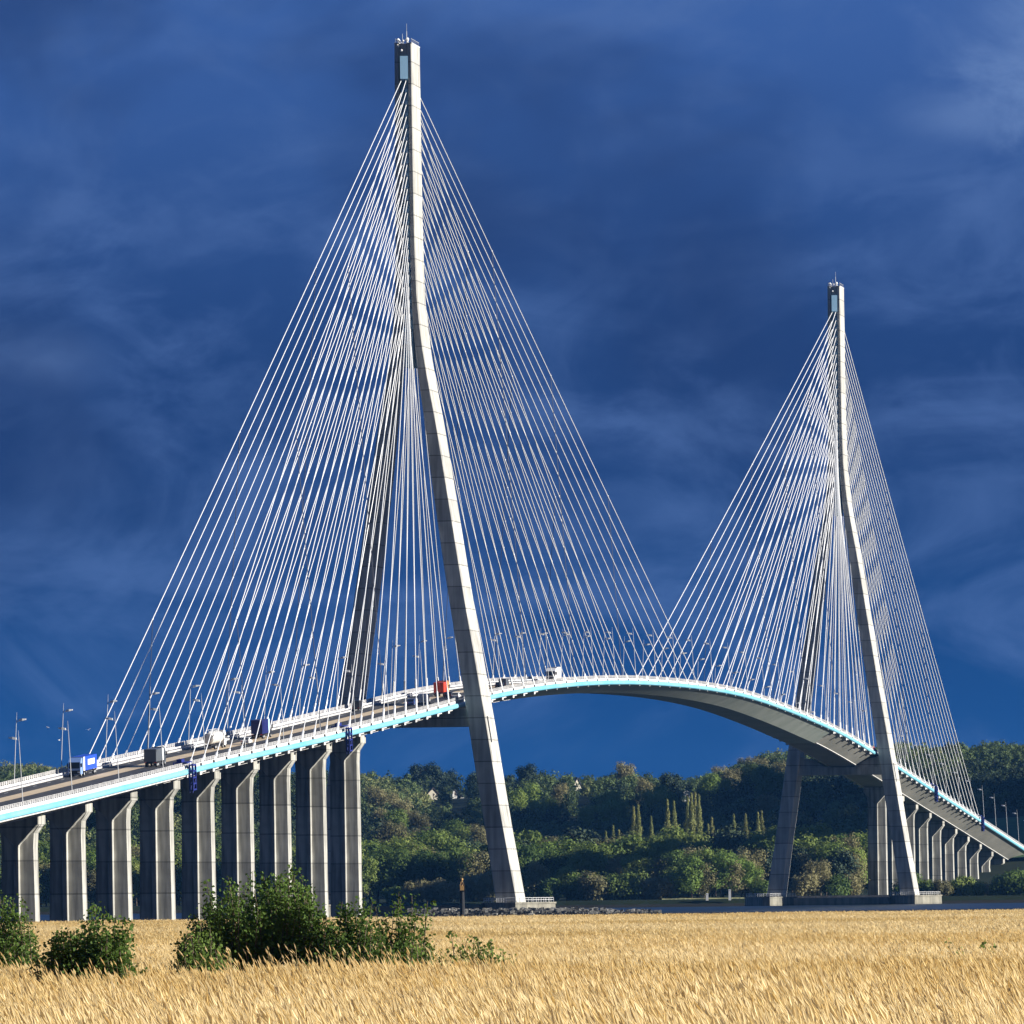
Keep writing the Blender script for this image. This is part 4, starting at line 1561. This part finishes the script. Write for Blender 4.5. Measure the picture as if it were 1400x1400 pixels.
def wrange(v, a, b, c=0.0, d=1.0):
    n = N_.new('ShaderNodeMapRange')
    n.interpolation_type = 'SMOOTHSTEP'
    nt.links.new(v, n.inputs['Value'])
    for k, x in zip(('From Min', 'From Max', 'To Min', 'To Max'), (a, b, c, d)):
        n.inputs[k].default_value = x
    return n.outputs['Result']


def wnoise(scale, detail, rough, loc=(0, 0, 0), sc=(1, 1, 1), dist=0.0):
    mp = N_.new('ShaderNodeMapping')
    mp.inputs['Location'].default_value = loc
    mp.inputs['Scale'].default_value = sc
    mp.inputs['Rotation'].default_value = (0, R(-18), 0)
    nt.links.new(tc.outputs['Generated'], mp.inputs['Vector'])
    n = N_.new('ShaderNodeTexNoise')
    n.inputs['Scale'].default_value = scale
    n.inputs['Detail'].default_value = detail
    n.inputs['Roughness'].default_value = rough
    n.inputs['Distortion'].default_value = dist
    nt.links.new(mp.outputs['Vector'], n.inputs['Vector'])
    return n.outputs['Fac']


def wmix(f, a, b):
    n = N_.new('ShaderNodeMix')
    n.data_type = 'RGBA'
    if isinstance(f, (int, float)): n.inputs['Factor'].default_value = f
    else: nt.links.new(f, n.inputs['Factor'])
    for k, v in (('A', a), ('B', b)):
        if isinstance(v, tuple): n.inputs[k].default_value = (*v, 1)
        else: nt.links.new(v, n.inputs[k])
    return n.outputs['Result']


K = 16.67 * .54      # storm radiance (divided by the background strength)
c_low = (.001 * K, .048 * K, .2 * K)
c_mid = (.013 * K, .046 * K, .17 * K)
c_top = (.042 * K, .112 * K, .345 * K)
c_cld = (.076 * K, .15 * K, .37 * K)
zz = sep.outputs['Z']
base = wmix(wrange(zz, .015, .055), c_low, c_mid)
base = wmix(wrange(zz, .055, .11), base, c_top)
n1 = wnoise(24, 7, .6, (0, 0, 3), (1, 1, 2.2), .8)
base = wmix(wmath('MULTIPLY', wrange(n1, .44, .72), .62), base, c_cld)
n3 = wnoise(62, 8, .62, (2, 0, 7), (1, 1, 1.5), .5)
base = wmix(wmath('MULTIPLY', wrange(n3, .42, .7), wrange(zz, .02, .06, 0.0, .34)), base, c_cld)
n2 = wnoise(14, 5, .5, (5, 2, 1.09), (1, 1, 1.6), .3)
dk = wmath('MULTIPLY', wrange(n2, .47, .66), wrange(zz, .02, .05))
base = wmix(wmath('MULTIPLY', dk, .62), base, (.012 * K, .033 * K, .125 * K))
# two paler openings in the cloud at the upper right
for bx, bz, rx, rz, am in ((.0655, .0985, .014, .011, .8), (.0525, .0885, .009, .004, .45), (-.053, .062, .008, .004, .25)):
    ex = wmath('DIVIDE', wmath('SUBTRACT', sep.outputs['X'], bx), rx)
    ez = wmath('DIVIDE', wmath('SUBTRACT', zz, bz), rz)
    rr = wmath('ADD', wmath('SQRT', wmath('ADD', wmath('MULTIPLY', ex, ex), wmath('MULTIPLY', ez, ez))), wmath('MULTIPLY', wmath('SUBTRACT', n3, .5), 2.6))
    base = wmix(wrange(rr, 0.0, 1.3, am, 0.0), base, (.15 * K, .25 * K, .5 * K))
front = wrange(sep.outputs['Y'], -.75, -.2)
back = wmix(.92, sky.outputs['Color'], (.006 * K, .026 * K, .1 * K))
fin = wmix(front, back, base)
nt.links.new(fin, bg.inputs['Color'])

cam = bpy.data.cameras.new('camera')
co = bpy.data.objects.new('camera', cam)
COL.objects.link(co)
co.location = (0, 0, CAM_Z)
co.rotation_mode = 'XYZ'
cam.sensor_width = 36
cam.lens = F_PX / 1400 * 36
dyh = HOR - 700
cam.shift_x = -(dyh * math.sin(ROLL)) / 1400
cam.shift_y = dyh * math.cos(ROLL) / 1400
# level view along +Y, rolled slightly
rollm = Matrix.Rotation(R(90), 3, 'X') @ Matrix.Rotation(-ROLL, 3, 'Z')
co.rotation_euler = rollm.to_euler()
cam.clip_start = 1
cam.clip_end = 40000
SC.camera = co

SC.view_settings.view_transform = 'Standard'
SC.view_settings.look = 'None'
SC.view_settings.exposure = 0.95
SC.view_settings.gamma = 1
